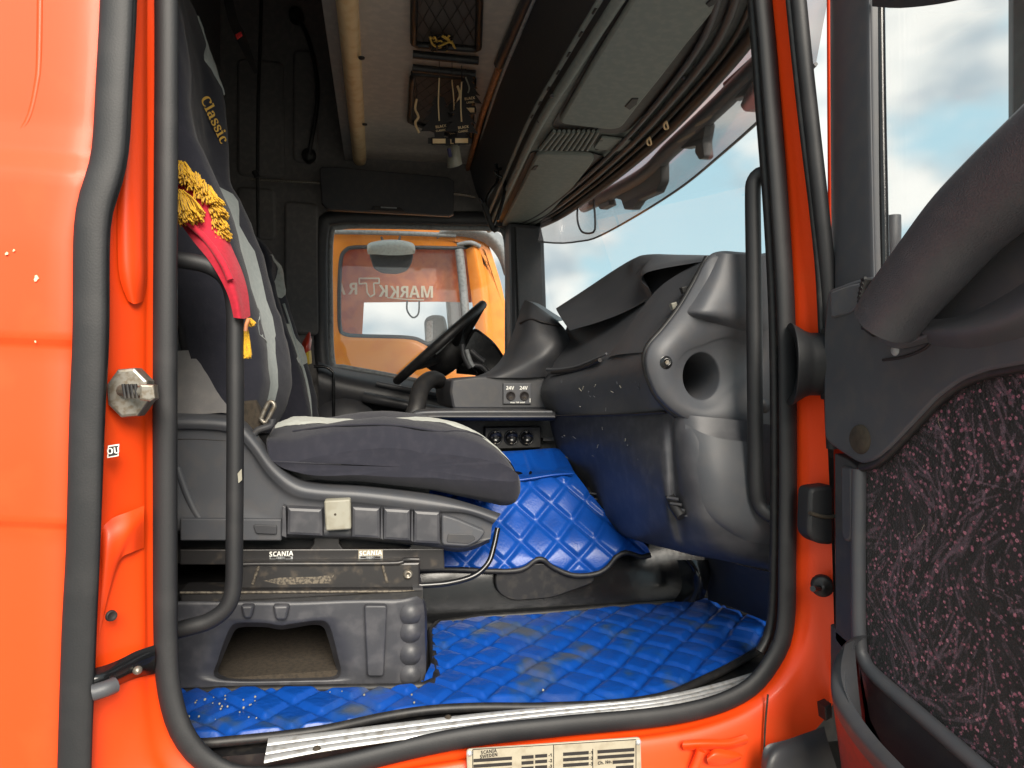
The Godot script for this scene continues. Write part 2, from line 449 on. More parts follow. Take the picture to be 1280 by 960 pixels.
func build_setting():
	var g := PlaneMesh.new()
	g.size = Vector2(1600, 1600)
	var o := obj("ground", g, M.ground)
	o.set_meta("kind", "structure")
var truck: Node3D
func build_truck():
	truck = thing("truck", "orange truck cab with a black rubber sealed open doorway", "truck", Vector3(0, 0, -2.2))
	var t := truck
	# --- outer skin behind the doorway, with pressed steps
	var rows := []
	for a in [[-620, 0.975, 168], [-160, 0.975, 150], [60, 0.975, 140], [150, 0.974, 132], [184, 0.970, 126], [212, 0.960, 122], [300, 0.957, 104], [420, 0.958, 102], [432, 0.963, 101], [560, 0.962, 97], [650, 0.963, 95], [659, 0.967, 94], [800, 0.967, 90], [1150, 0.967, 80], [1500, 0.967, 70]]:
		rows.append(pl([[-420, a[0] - 8, a[1] + 0.004], [-150, a[0] - 4, a[1]], [0, a[0], a[1]], [a[2] - 25, a[0] + (8 if a[0] > 100 and a[0] < 250 else 3), a[1]], [a[2] + 4, a[0] + 4, a[1] + 0.012]]))
	var side := obj("side_panel", skin(rows, 30, 90, false, true, false), M.paint, t)
	obj("pressed_bead", tube(plD([[52, -150], [50, 60], [46, 110], [36, 150], [20, 168], [-20, 178], [-200, 180]], 0.9765), 0.004, 50), M.paint, side)
	var chip := mat(rgb(236, 210, 170), 0.8)
	for c in [[45, 348, 4.5], [44, 427, 1.6], [8, 317, 2.6], [17, 313, 1.8]]:
		var pts := []
		for k in 9:
			var an := TAU * k / 9.0
			var rr: float = c[2] * (0.45 + 0.55 * absf(sin(k * 2.3 + c[0])))
			pts.append([c[0] + cos(an) * rr * 0.8, c[1] + sin(an) * rr])
		obj("paint_chip", sD(pts, 0.9545, 0.002, 0.0), chip, side)
	obj("outer_seal", tube(pl([[168, -620, 0.965], [150, -160, 0.965], [146, 0, 0.965], [141, 100, 0.962], [136, 185, 0.96], [128, 222, 0.957], [118, 255, 0.955], [113, 300, 0.955], [112, 420, 0.955], [108, 520, 0.957], [104, 680, 0.96], [98, 800, 0.963], [92, 1000, 0.965], [90, 1150, 0.965]]), 0.0195, 90, false, 16, true, 0.38, Vector3(0, 0, 1)), M.rubber, t)
	obj("seal_lip", tube(pl([[186, -620, 0.985], [168, -160, 0.985], [165, 0, 0.985], [160, 100, 0.982], [155, 185, 0.98], [146, 230, 0.976], [136, 260, 0.974], [131, 300, 0.972], [130, 420, 0.972], [125, 520, 0.974], [119, 680, 0.978], [114, 800, 0.98], [106, 1000, 0.982], [105, 1150, 0.982]]), 0.006, 90), M.black, t)
	# --- door frame ring
	var L0 := pl([[209, -300, 1.075], [208, 60, 1.075], [207, 250, 1.075], [206, 420, 1.075], [206, 640, 1.075], [207, 800, 1.075], [213, 870, 1.07], [245, 942, 1.065], [330, 974, 1.06], [520, 937, 1.065], [700, 911, 1.075], [860, 893, 1.085], [950, 850, 1.09], [982, 780, 1.09], [985, 700, 1.09], [986, 560, 1.09], [984, 400, 1.09], [976, 260, 1.09], [966, 130, 1.09], [954, 0, 1.09], [926, -260, 1.09], [560, -380, 1.09]])
	var L1 := pl([[188, -310, 1.06], [187, 60, 1.06], [186, 250, 1.06], [186, 420, 1.06], [186, 640, 1.06], [187, 800, 1.055], [193, 900, 1.05], [222, 970, 1.045], [330, 1000, 1.04], [520, 956, 1.045], [700, 930, 1.05], [870, 905, 1.06], [968, 860, 1.06], [1003, 790, 1.06], [1005, 700, 1.06], [1005, 560, 1.06], [1002, 400, 1.06], [994, 260, 1.06], [981, 130, 1.06], [968, 0, 1.06], [940, -270, 1.06], [560, -400, 1.06]])
	var Lm := pl([[178, -320, 1.045], [178, 60, 1.045], [176, 250, 1.04], [172, 420, 1.04], [172, 640, 1.04], [172, 800, 1.035], [172, 920, 1.03], [205, 990, 1.025], [330, 1010, 1.022], [520, 972, 1.024], [700, 945, 1.03], [880, 922, 1.04], [985, 872, 1.05], [1016, 800, 1.045], [1017, 700, 1.045], [1016, 560, 1.045], [1012, 400, 1.045], [1002, 260, 1.045], [989, 130, 1.045], [976, 0, 1.045], [948, -280, 1.045], [560, -420, 1.04]])
	var L2 := pl([[165, -330, 0.985], [150, 60, 0.985], [128, 250, 0.985], [115, 420, 0.985], [112, 640, 0.985], [108, 800, 0.985], [105, 960, 0.985], [150, 1070, 0.99], [330, 1100, 1.0], [520, 1070, 1.0], [700, 1040, 1.01], [905, 1000, 1.03], [1030, 900, 1.03], [1042, 830, 1.02], [1041, 720, 1.02], [1036, 590, 1.02], [1028, 420, 1.02], [1017, 260, 1.02], [1003, 130, 1.02], [988, 0, 1.02], [960, -290, 1.02], [560, -460, 1.0]])
	obj("door_frame", skin([L0, L1, Lm, L2], 260, 22, true), M.paint, t)
	var ring := obj("opening_seal", tube(pl([[209, -300, 1.055], [208, 60, 1.055], [207, 250, 1.055], [206, 420, 1.055], [206, 640, 1.055], [207, 800, 1.05], [213, 870, 1.045], [230, 920, 1.04], [262, 955, 1.04], [310, 972, 1.04], [400, 962, 1.04], [520, 934, 1.045], [600, 919, 1.045], [700, 908, 1.05], [850, 892, 1.06], [930, 865, 1.065], [968, 822, 1.07], [982, 780, 1.07], [984, 700, 1.07], [985, 560, 1.07], [983, 400, 1.07], [975, 260, 1.07], [965, 130, 1.07], [954, 0, 1.07], [926, -240, 1.07], [900, -340, 1.07], [560, -380, 1.06], [240, -370, 1.055]]), 0.0155, 260, true, 16, true, 0.6, Vector3(0, 0, 1)), M.rubber, t)
	obj("seal_flange", tube(pl([[244, 940, 1.075], [225, 900, 1.08], [216, 840, 1.085], [214, 700, 1.085], [214, 420, 1.085], [215, 60, 1.085], [217, -300, 1.085], [560, -340, 1.10], [915, -250, 1.105], [940, 0, 1.105], [950, 130, 1.105], [960, 260, 1.105], [967, 400, 1.105], [969, 560, 1.105], [968, 700, 1.105], [964, 780, 1.105], [950, 815, 1.10]]), 0.0085, 260, false, 10), M.black, ring)
	# raised pressings on the rear post
	obj("post_pressing", skin([pl([[151, -300, 1.012], [150, 100, 1.012], [147, 220, 1.006], [147, 310, 1.008], [150, 350, 1.012], [160, 376, 1.022]]), pl([[164, -300, 1.008], [162, 100, 1.008], [160, 220, 1.006], [160, 310, 1.008], [163, 350, 1.012], [168, 380, 1.024]]), pl([[178, -300, 1.028], [178, 100, 1.028], [177, 220, 1.026], [177, 310, 1.026], [178, 350, 1.03], [176, 378, 1.036]]), pl([[184, -300, 1.055], [184, 100, 1.055], [184, 220, 1.055], [184, 310, 1.055], [184, 350, 1.055], [180, 376, 1.05]])], 50, 16), M.paint, t)
	obj("post_pressing", skin([pl([[125, 690, 0.998], [128, 660, 1.0], [140, 648, 1.01], [160, 640, 1.02], [180, 632, 1.04]]), pl([[128, 720, 0.992], [134, 690, 0.992], [146, 672, 1.0], [164, 662, 1.012], [180, 650, 1.035]]), pl([[123, 800, 0.995], [136, 740, 0.998], [150, 700, 1.01], [166, 690, 1.022], [180, 685, 1.045]])], 30, 12), M.paint, t)
	# latch striker
	var oct := []
	for k in 8:
		var an := TAU * (k + 0.4) / 8
		oct.append([159 + cos(an) * 28, 491 + sin(an) * 33])
	var st := obj("latch_striker", sD(oct, 0.992, 0.03, 0.004), M.steel, t)
	obj("striker_pin", tube(pl([[152, 488, 0.985], [170, 489, 0.965], [186, 490, 0.955]]), 0.0075, 8, false, 10), M.steel, st)
	obj("pin_head", sD([[174, 480], [192, 481], [194, 498], [188, 502], [174, 500]], 0.945, 0.016, 0.003), M.steel, st)
	for k in 4: obj("pin_thread", tube(plD([[154 + k * 5, 480], [157 + k * 5, 498]], 0.962 - k * 0.002), 0.0022, 4), M.steel_dark, st)
	# small code sticker on the rear post
	var sk := obj("sticker", sD([[135, 557], [149, 555], [148, 570], [134, 572.5]], 0.978, 0.0008, 0.0), M.white_ink, t)
	obj("sticker_print", sD([[136.2, 558.6], [147.6, 556.8], [146.8, 568.6], [135.6, 570.8]], 0.9774, 0.0004, 0.0), M.ink, sk)
	text("OU", 0.0105, M.white_ink, W(141.6, 563.6, 0.9768), sk, Basis(Vector3(0, 0, 1), 0.1))
	obj("post_hole", lathe([[0.0001, -0.001], [0.004, -0.001], [0.0058, 0.001], [0.0066, 0.0006], [0.0072, -0.003]], W(140, 770, 0.988), Vector3(0.7, 0, 0.7), 16), M.ink, t)
	# door check strap
	var chk := obj("check_strap", skin([pl([[108, 837, 0.975], [130, 832, 0.985], [150, 824, 1.0], [170, 814, 1.02], [194, 806, 1.045]]), pl([[108, 850, 0.962], [130, 844, 0.97], [150, 836, 0.988], [170, 826, 1.008], [194, 818, 1.035]]), pl([[110, 864, 0.965], [130, 858, 0.972], [150, 848, 0.99], [170, 838, 1.01], [194, 830, 1.038]]), pl([[112, 876, 0.985], [130, 868, 0.99], [150, 856, 1.01], [170, 848, 1.03], [194, 842, 1.05]])], 40, 16), M.black_gloss, t)
	obj("strap_end", tube(pl([[116, 866, 0.958], [132, 861, 0.962], [144, 856, 0.97]]), 0.010, 10, false, 10), M.plastic, chk)
	obj("strap_rivet", lathe([[0.0001, 0.006], [0.004, 0.005], [0.006, 0.0]], W(172, 838, 1.005), Vector3(0.4, 0, 1), 12), M.steel, chk)
	# sill scuff plate with ridges
	var near := plY([[330, 955], [400, 941], [480, 929], [600, 912], [700, 899], [820, 886], [900, 870], [950, 853]], FLOOR + 0.004)
	var far := plY([[336, 923], [400, 917], [480, 907], [600, 893], [700, 884], [820, 872], [890, 857], [938, 843]], FLOOR + 0.004)
	var scuff := obj("scuff_plate", skin([near, far], 60, 4), M.dusty, t)
	var rn := resample(near, 40); var rf := resample(far, 40)
	for f in [[0.02, 0.27], [0.33, 0.62], [0.68, 0.97]]:
		var edges := []
		for e in [[f[0], 0.0], [f[0] + 0.03, 0.003], [(f[0] + f[1]) / 2.0, 0.0042], [f[1] - 0.03, 0.003], [f[1], 0.0]]:
			var c := PackedVector3Array()
			for i in 40: c.append(rn[i].lerp(rf[i], e[0]) + Vector3(0, e[1] + 0.0005, 0))
			edges.append(c)
		obj("ridge", skin(edges, 60, 16), M.alu, scuff)
	for p in [[396, 936], [560, 897]]:
		obj("screw", lathe([[0.0001, 0.004], [0.004, 0.003], [0.006, 0.0]], WY(p[0], p[1], FLOOR + 0.008), Vector3.UP, 12), M.brown, scuff)
	# type plate
	var tp := obj("type_plate", sD([[583, 937], [801, 922], [803, 1000], [586, 1015]], 1.012, 0.003, 0.001, 0.006), M.plate, t)
	var ang := Basis(Vector3(0, 0, 1), 0.04)
	for b in [[592, 949, 48], [592, 956, 48], [592, 963, 48], [652, 945, 15], [669, 943.5, 15], [652, 952, 15], [669, 950.5, 15], [652, 959, 15], [669, 957.5, 15], [704, 941, 32], [704, 948, 32], [704, 955, 32], [747, 938, 46], [747, 945, 46], [766, 951, 26], [770, 958, 22]]:
		var u: float = b[0]; var v: float = b[1]; var w: float = b[2]
		obj("print_bar", sD([[u, v], [u + w, v - w * 0.066], [u + w, v - w * 0.066 + 4], [u, v + 4]], 1.0113, 0.0005, 0.0), M.ink, tp)
	for b in [[591, 937, 591, 1000], [692, 931, 692, 1000], [741, 936, 741, 1000], [795, 926, 795, 1000], [591, 937, 795, 924.5]]:
		obj("print_line", tube(plD([[b[0], b[1]], [b[2], b[3]]], 1.0118), 0.0006, 3, false, 4), M.ink, tp)
	text("SCANIA", 0.0062, M.ink, W(611, 939.5, 1.0115), tp, ang)
	text("SWEDEN", 0.0062, M.ink, W(611, 944.5, 1.0115), tp, ang)
	text("Ch. No.", 0.006, M.ink, W(756, 953, 1.0115), tp, ang)
	for k in 6: text(["-1", "-2", "-3", "-1", "-2", "-3"][k], 0.005, M.ink, W(688 if k < 3 else 739, (944 if k < 3 else 941) + (k % 3) * 7, 1.0115), tp, ang)
	for p in [[587, 942], [798, 928]]:
		obj("rivet", lathe([[0.0001, 0.003], [0.003, 0.002], [0.0045, 0.0]], W(p[0], p[1], 1.012), Vector3(0, 0, 1), 12), M.alu, tp)
	# --- front post details
	obj("front_seal", tube(pl([[985, -140, 1.0], [997, -10, 1.0], [1006, 80, 1.0], [1016, 170, 1.0], [1026, 260, 1.0], [1034, 340, 1.005], [1038, 420, 1.01], [1042, 560, 1.02]]), 0.012, 60), M.rubber, t)
	obj("front_seal_lip", tube(pl([[974, -140, 1.01], [986, -10, 1.01], [995, 80, 1.01], [1005, 170, 1.01], [1016, 260, 1.01], [1024, 340, 1.012], [1028, 420, 1.014]]), 0.006, 60), M.black, t)
	var hp := obj("hinge_cover", sD([[1012, 610], [1044, 606], [1044, 682], [1022, 680], [1010, 668]], 1.005, 0.03, 0.006, 0.01), M.rubber, t)
	obj("hinge_gap", tube(plD([[1012, 641], [1030, 646], [1046, 645]], 1.003), 0.003, 8), M.brown, hp)
	var bf := obj("buffer", lathe([[0.0001, 0.012], [0.004, 0.012], [0.005, 0.006], [0.014, 0.005], [0.017, 0.0], [0.017, -0.01]], W(1028, 733, 1.01), Vector3(-0.5, 0, 0.85), 20), M.black, t)
	obj("buffer_pin", tube(pl([[1024, 735, 1.0], [1016, 736, 0.985]]), 0.0045, 4, false, 10), M.black_gloss, bf)
	obj("sill_pressing", skin([pl([[855, 926, 1.028], [880, 924, 1.03], [910, 924, 1.032], [932, 918, 1.035]]), pl([[853, 932, 1.023], [880, 930, 1.023], [912, 930, 1.026], [936, 924, 1.032]]), pl([[855, 938, 1.03], [880, 937, 1.03], [912, 936, 1.032], [934, 930, 1.036]])], 24, 10), M.paint, t)
	obj("sill_pressing", skin([pl([[884, 944, 1.026], [895, 936, 1.024], [920, 940, 1.026], [928, 944, 1.03]]), pl([[884, 950, 1.016], [895, 944, 1.015], [915, 947, 1.018], [928, 946, 1.026]]), pl([[886, 956, 1.026], [900, 956, 1.022], [915, 953, 1.025], [926, 949, 1.03]])], 24, 10), M.paint, t)
	obj("sill_pressing", tube(plD([[876, 938], [872, 950], [866, 964]], 1.02), 0.007, 12), M.paint, t)
	obj("panel_seam", tube(pl([[960, 868, 1.043], [957, 900, 1.036], [955, 938, 1.028]]), 0.0016, 12, false, 6), M.brown, t)
	obj("wheel_arch", skin([pl([[952, 948, 0.99], [958, 932, 0.99], [985, 924, 0.992], [1030, 908, 1.0]]), pl([[948, 1000, 0.985], [962, 962, 0.97], [1000, 950, 0.975], [1036, 930, 0.985]]), pl([[940, 1100, 1.0], [980, 1060, 0.97], [1020, 1040, 0.97], [1060, 1000, 0.98]])], 24, 16), M.plastic_dark, t)
	obj("jamb_clip", sD([[1031, 884], [1040, 880], [1041, 898], [1033, 902]], 0.998, 0.02, 0.002), M.black, t)
	# --- shell of the cab
	var hi := EYE.y + 1.78
	obj("floor", box(Vector3(-0.66, 1.18, -1.075), Vector3(1.02, FLOOR - 0.012, -3.3)), M.black, t)
	obj("rear_wall", box(Vector3(-0.72, 1.16, -1.0), Vector3(-0.66, hi, -3.32)), M.lining, t)
	obj("roof_rear", box(Vector3(-0.72, hi, -1.0), Vector3(0.84, hi + 0.05, -3.32)), M.lining, t)
	obj("near_wall", box(Vector3(-0.66, 1.16, -1.08), Vector3(-0.33, hi, -1.12)), M.lining, t)
	obj("near_header", box(Vector3(-0.33, EYE.y + 0.88, -1.075), Vector3(0.74, hi, -1.12)), M.lining, t)
	obj("roof_front", box(Vector3(0.80, EYE.y + 0.87, -1.07), Vector3(0.86, hi, -3.32)), M.paint, t)
	obj("firewall", box(Vector3(0.97, 0.9, -1.05), Vector3(1.02, EYE.y + 0.02, -3.3)), M.black, t)
	# far side wall with its window opening
	var D := 3.25
	var w0 := plD([[414, 296], [426, 284], [480, 283], [560, 285], [612, 286], [630, 292], [634, 330], [634, 400], [634, 470], [634, 500], [600, 492], [540, 480], [480, 468], [430, 459], [416, 452], [413, 380]], D)
	var w1 := plD([[402, 290], [418, 272], [480, 271], [560, 273], [616, 274], [640, 284], [644, 330], [644, 400], [644, 470], [644, 512], [600, 504], [540, 492], [480, 480], [420, 470], [404, 458], [401, 380]], D - 0.03)
	var w2 := plD([[250, 200], [300, -250], [480, -280], [560, -280], [640, -280], [655, -200], [660, 330], [664, 400], [668, 500], [680, 640], [640, 760], [540, 760], [440, 760], [300, 760], [200, 640], [200, 400]], D - 0.03)
	obj("far_wall", skin([w0, w1, w2], 120, 16, true, true, false), M.lining, t)
	var wf := obj("far_window_frame", tube(w1, 0.032, 140, true, 10, true, 0.6, Vector3(0, 0, 1)), M.plastic_dark, t)
	obj("window_channel", tube(w0, 0.012, 140, true, 8), M.grey, wf)
	obj("far_window_glass", sD([[405, 278], [640, 280], [640, 505], [405, 468]], D + 0.01, 0.005, 0.0), M.glass, t)
	# far wall padding, ribs and grab cable
	for a in [[296, 72, 354, 222], [366, 60, 396, 205], [296, 232, 344, 300], [355, 250, 398, 420]]:
		obj("wall_pad", sD([[a[0], a[1]], [a[2], a[1] + 4], [a[2] + 2, a[3]], [a[0], a[3] - 4]], 3.2, 0.05, 0.012, 0.03), M.lining, t)
	var cable := obj("grab_cable", tube(pl([[370, 18, 3.17], [384, 45, 3.15], [394, 85, 3.14], [397, 120, 3.14], [393, 155, 3.15], [386, 193, 3.17]]), 0.009, 30), M.black, t)
	for p in [[370, 18], [386, 194]]: obj("cable_boss", lathe([[0.0001, 0.02], [0.022, 0.018], [0.03, 0.008], [0.032, -0.03]], W(p[0], p[1], 3.19), Vector3(0, 0, 1), 16), M.black, cable)
	# far door card and ledges under the window
	var dc := obj("far_door_card", skin([pl([[398, 452, 3.17], [430, 462, 3.17], [500, 474, 3.17], [570, 487, 3.17], [640, 500, 3.17]]), pl([[398, 462, 3.10], [430, 472, 3.10], [500, 486, 3.10], [570, 498, 3.10], [640, 510, 3.10]]), pl([[398, 482, 3.08], [430, 490, 3.08], [500, 502, 3.08], [570, 514, 3.08], [640, 524, 3.08]]), pl([[398, 520, 3.12], [430, 522, 3.12], [500, 528, 3.12], [570, 534, 3.12], [640, 540, 3.12]]), pl([[398, 600, 3.15], [430, 600, 3.15], [500, 600, 3.15], [570, 600, 3.15], [640, 600, 3.15]])], 30, 30), M.plastic_dark, t)
	obj("ledge_strip", tube(plD([[470, 479], [520, 489], [600, 504]], 3.075), 0.012, 16), M.plastic, dc)
	obj("door_pull", tube(pl([[455, 496, 3.05], [490, 503, 3.02], [560, 516, 3.02], [600, 520, 3.05]]), 0.022, 24), M.plastic_dark, dc)
	obj("door_pocket", lathe([[0.0001, 0.05], [0.12, 0.04], [0.16, 0.0]], W(430, 545, 3.08), Vector3(0, 0, 1), 24), M.plastic_dark, dc)
	obj("pocket_loop", tube(pl([[392, 458, 3.03], [408, 459, 3.03], [416, 466, 3.03], [417, 480, 3.03], [417, 600, 3.03]]), 0.006, 30), M.black_gloss, dc)
	# far front post
	var fp := obj("far_front_post", sD([[637, 278], [677, 281], [681, 300], [684, 385], [705, 500], [640, 500]], 3.12, 0.12, 0.02), M.plastic, t)
	obj("post_edge", tube(plD([[644, 284], [648, 380], [650, 470]], 3.115), 0.006, 12), M.black, fp)
	# windscreen with its header seal
	var top := PackedVector3Array(); var bot := PackedVector3Array()
	for a in [[1.085, 0.66], [1.2, 0.735], [1.4, 0.785], [1.8, 0.825], [2.17, 0.835], [2.6, 0.82], [3.0, 0.785], [3.25, 0.72]]:
		top.append(Vector3(a[1], EYE.y + 0.74, -a[0])); bot.append(Vector3(a[1] + 0.14, EYE.y - 0.15, -a[0]))
	obj("windscreen", skin([top, bot], 120, 24), M.glass, t)
	var hd := PackedVector3Array()
	for p in top: hd.append(p + Vector3(-0.012, -0.012, 0))
	obj("windscreen_seal", tube(hd, 0.016, 60), M.black, t)
	# engine tunnel between the seats
	var tn := []
	for x in [-0.66, 0.0, 0.5, 0.97]:
		tn.append(PackedVector3Array([Vector3(x, FLOOR - 0.02, -1.585), Vector3(x, 1.36, -1.605), Vector3(x, 1.46, -1.66), Vector3(x, 1.52, -1.74), Vector3(x, 1.555, -1.88), Vector3(x, 1.57, -2.2), Vector3(x, 1.60, -2.7), Vector3(x, 1.5, -2.82), Vector3(x, FLOOR - 0.02, -2.85)]))
	obj("engine_tunnel", skin(tn, 60, 12), M.black_gloss, t)
	obj("tunnel_patch", sD([[618, 716], [636, 706], [672, 704], [745, 706], [745, 728], [690, 748], [640, 752], [620, 740]], 1.578, 0.01, 0.003, 0.02), M.black, t)
	obj("tunnel_bracket", skin([pl([[846, 700, 1.55], [850, 716, 1.54], [852, 735, 1.53], [842, 752, 1.52]]), pl([[862, 700, 1.50], [870, 715, 1.47], [872, 735, 1.47], [866, 752, 1.48]]), pl([[885, 700, 1.50], [888, 718, 1.48], [884, 735, 1.48], [880, 748, 1.49]])], 16, 12), M.black_gloss, t)
	obj("footwell_end", skin([pl([[880, 690, 1.52], [920, 705, 1.35], [985, 720, 1.22]]), pl([[885, 750, 1.56], [930, 765, 1.45], [985, 790, 1.33]])], 16, 6), M.plastic_dark, t)
	obj("footwell_carpet", skin([plY([[880, 742], [930, 740], [990, 760]], FLOOR - 0.006), plY([[880, 765], [930, 780], [990, 800]], FLOOR - 0.006)], 16, 6), M.brown, t)
	obj("sill_trim", tube(pl([[972, 690, 1.14], [974, 735, 1.14], [972, 765, 1.14], [964, 800, 1.13]]), 0.014, 20), M.plastic_dark, t)
	# wheels and chassis that carry the cab
	for x in [0.35]:
		for z in [-1.2, -3.15]:
			var wh := obj("wheel", lathe([[0.0001, 0.13], [0.24, 0.12], [0.29, 0.15], [0.46, 0.15], [0.5, 0.1], [0.5, -0.1], [0.46, -0.15], [0.29, -0.15], [0.0001, -0.13]], Vector3(x, 0.5, z), Vector3(0, 0, 1), 36), M.rubber, t)
			obj("rim", lathe([[0.0001, 0.14], [0.12, 0.14], [0.16, 0.1], [0.27, 0.152]], Vector3(x, 0.5, z), Vector3(0, 0, 1), 28), M.steel, wh)
	obj("chassis", box(Vector3(-4.0, 0.75, -1.75), Vector3(0.9, 1.05, -2.6)), M.black, t)
func build_dashboard():
	var t := thing("dashboard", "grey moulded truck dashboard with a round air duct in its end panel", "dashboard", Vector3(0.6, 1.3, -1.7))
	# lower body: wraps from the passenger face round the corner to the doorway end
	var rows := []
	rows.append(pl([[684, 512, 2.02], [692, 514, 1.92], [740, 517, 1.64], [790, 517, 1.40], [818, 516, 1.30], [833, 516, 1.255], [839, 517, 1.25], [846, 517, 1.22], [870, 520, 1.195], [920, 525, 1.18], [990, 535, 1.17]]))
	rows.append(pl([[690, 540, 2.0], [696, 545, 1.92], [742, 560, 1.64], [790, 562, 1.39], [818, 562, 1.285], [834, 562, 1.238], [840, 562, 1.242], [849, 562, 1.205], [874, 562, 1.175], [920, 565, 1.165], [990, 570, 1.16]]))
	rows.append(pl([[704, 590, 1.96], [712, 602, 1.88], [750, 610, 1.64], [792, 610, 1.39], [820, 612, 1.28], [836, 614, 1.232], [843, 618, 1.24], [855, 620, 1.20], [880, 620, 1.165], [925, 622, 1.155], [990, 626, 1.15]]))
	rows.append(pl([[724, 625, 1.9], [732, 638, 1.82], [762, 652, 1.64], [798, 660, 1.41], [824, 662, 1.30], [840, 662, 1.245], [848, 662, 1.245], [864, 662, 1.205], [888, 664, 1.172], [930, 668, 1.16], [990, 674, 1.155]]))
	rows.append(pl([[735, 640, 1.86], [744, 652, 1.80], [774, 668, 1.64], [806, 678, 1.46], [832, 684, 1.36], [848, 688, 1.30], [856, 690, 1.29], [874, 692, 1.25], [898, 696, 1.22], [936, 702, 1.20], [990, 712, 1.19]]))
	rows.append(pl([[755, 642, 1.9], [764, 655, 1.86], [792, 668, 1.72], [824, 680, 1.58], [850, 688, 1.50], [866, 692, 1.44], [874, 694, 1.43], [890, 698, 1.40], [912, 702, 1.36], [946, 710, 1.34], [1000, 722, 1.30]]))
	obj("lower_panel", skin(rows, 90, 50), M.plastic_blue, t)
	for a in [[746, 612, 1.70], [846, 618, 1.222]]:
		var vent := obj("side_vent", tube(pl([[a[0] - 10, a[1], a[2] + 0.03], [a[0] - 4, a[1] + 14, a[2]], [a[0] + 6, a[1] + 28, a[2] - 0.02]]), 0.010, 12, false, 8), M.black, t)
		for k in 4: obj("louvre", tube(pl([[a[0] - 12 + k * 4, a[1] + 4 + k * 7, a[2] - 0.005], [a[0] + 2 + k * 4, a[1] + 6 + k * 7, a[2] - 0.02]]), 0.003, 4, false, 6), M.plastic_dark, vent)
	# raised door-side panel below the end cap
	obj("door_side_panel", skin([pl([[856, 530, 1.20], [900, 548, 1.165], [990, 556, 1.15]]), pl([[862, 590, 1.185], [900, 596, 1.15], [990, 600, 1.14]]), pl([[872, 640, 1.18], [910, 650, 1.148], [990, 660, 1.138]]), pl([[896, 664, 1.19], [930, 676, 1.165], [990, 684, 1.155]])], 24, 20), M.plastic, t)
	# upper face below the top: glove panel
	var up := []
	up.append(pl([[680, 464, 2.06], [690, 458, 1.99], [720, 454, 1.82], [760, 440, 1.62], [795, 433, 1.45], [806, 434, 1.38], [812, 436, 1.33]]))
	up.append(pl([[680, 470, 2.02], [690, 464, 1.95], [720, 460, 1.78], [760, 447, 1.58], [795, 441, 1.40], [806, 441, 1.34], [812, 442, 1.30]]))
	up.append(pl([[676, 490, 1.98], [684, 484, 1.90], [718, 478, 1.74], [758, 470, 1.54], [794, 466, 1.36], [806, 466, 1.30], [814, 468, 1.26]]))
	up.append(pl([[680, 505, 1.98], [688, 502, 1.90], [722, 500, 1.72], [762, 498, 1.53], [800, 497, 1.35], [816, 497, 1.28], [826, 498, 1.25]]))
	up.append(pl([[684, 518, 2.0], [694, 519, 1.91], [740, 519, 1.63], [790, 518, 1.39], [815, 517, 1.30], [832, 516, 1.255], [838, 516, 1.25]]))
	obj("glove_panel", skin(up, 60, 30), M.plastic, t)
	obj("panel_gap", tube(pl([[690, 520, 1.90], [740, 519, 1.625], [790, 517.5, 1.385], [815, 516, 1.29], [832, 515, 1.248]]), 0.003, 30, false, 6), M.ink, t)
	# dash top, sloping between the glove panel and the windscreen
	var tp := []
	tp.append(pl([[690, 462, 1.95], [722, 459, 1.78], [745, 452, 1.66], [764, 446, 1.57]]))
	tp.append(pl([[696, 440, 2.02], [726, 432, 1.86], [756, 424, 1.70], [784, 416, 1.56]]))
	tp.append(pl([[706, 415, 2.1], [742, 402, 1.94], [776, 392, 1.74], [806, 386, 1.53]]))
	tp.append(pl([[712, 400, 2.2], [756, 380, 2.05], [800, 364, 1.80], [836, 354, 1.51]]))
	tp.append(pl([[720, 392, 2.4], [768, 372, 2.2], [820, 350, 1.9], [874, 330, 1.47]]))
	obj("top_panel", skin(tp, 50, 40), M.plastic, t)
	obj("top_lip", tube(pl([[684, 462, 1.95], [700, 462, 1.88], [722, 458, 1.77], [748, 447, 1.62], [758, 442, 1.58]]), 0.005, 30, false, 10, true, 1.0, Vector3.ZERO, 0.0025), M.plastic_light, t)
	obj("lip_gap", tube(pl([[690, 466, 1.90], [722, 462, 1.755], [750, 450, 1.60]]), 0.005, 20), M.ink, t)
	# shoulder: rounded ridge that climbs to the end cap
	obj("shoulder", skin([pl([[760, 446, 1.57], [778, 420, 1.52], [800, 388, 1.49], [828, 356, 1.46], [872, 328, 1.42]]), pl([[775, 443, 1.48], [792, 418, 1.45], [814, 388, 1.42], [840, 358, 1.40], [878, 326, 1.38]]), pl([[796, 441, 1.385], [812, 418, 1.37], [832, 390, 1.35], [854, 360, 1.34], [884, 324, 1.335]]), pl([[806, 441, 1.33], [822, 420, 1.31], [842, 394, 1.295], [862, 362, 1.29], [888, 322, 1.29]]), pl([[812, 446, 1.27], [826, 424, 1.25], [846, 398, 1.24], [866, 366, 1.235], [890, 322, 1.235]])], 40, 30), M.plastic, t)
	for a in [[856, 362, M.black], [843, 382, M.cream]]:
		obj("clip", sD([[a[0] - 4, a[1] - 3], [a[0] + 3, a[1] - 5], [a[0] + 5, a[1] + 1], [a[0] - 1, a[1] + 5]], 1.292, 0.012, 0.002), a[2], t)
	# hood over the dash top
	var hood := []
	hood.append(pl([[712, 413, 1.84], [750, 402, 1.72], [785, 388, 1.62], [812, 372, 1.54], [812, 362, 1.52], [802, 352, 1.52], [806, 342, 1.50], [826, 336, 1.46], [860, 330, 1.41], [884, 326, 1.36]]))
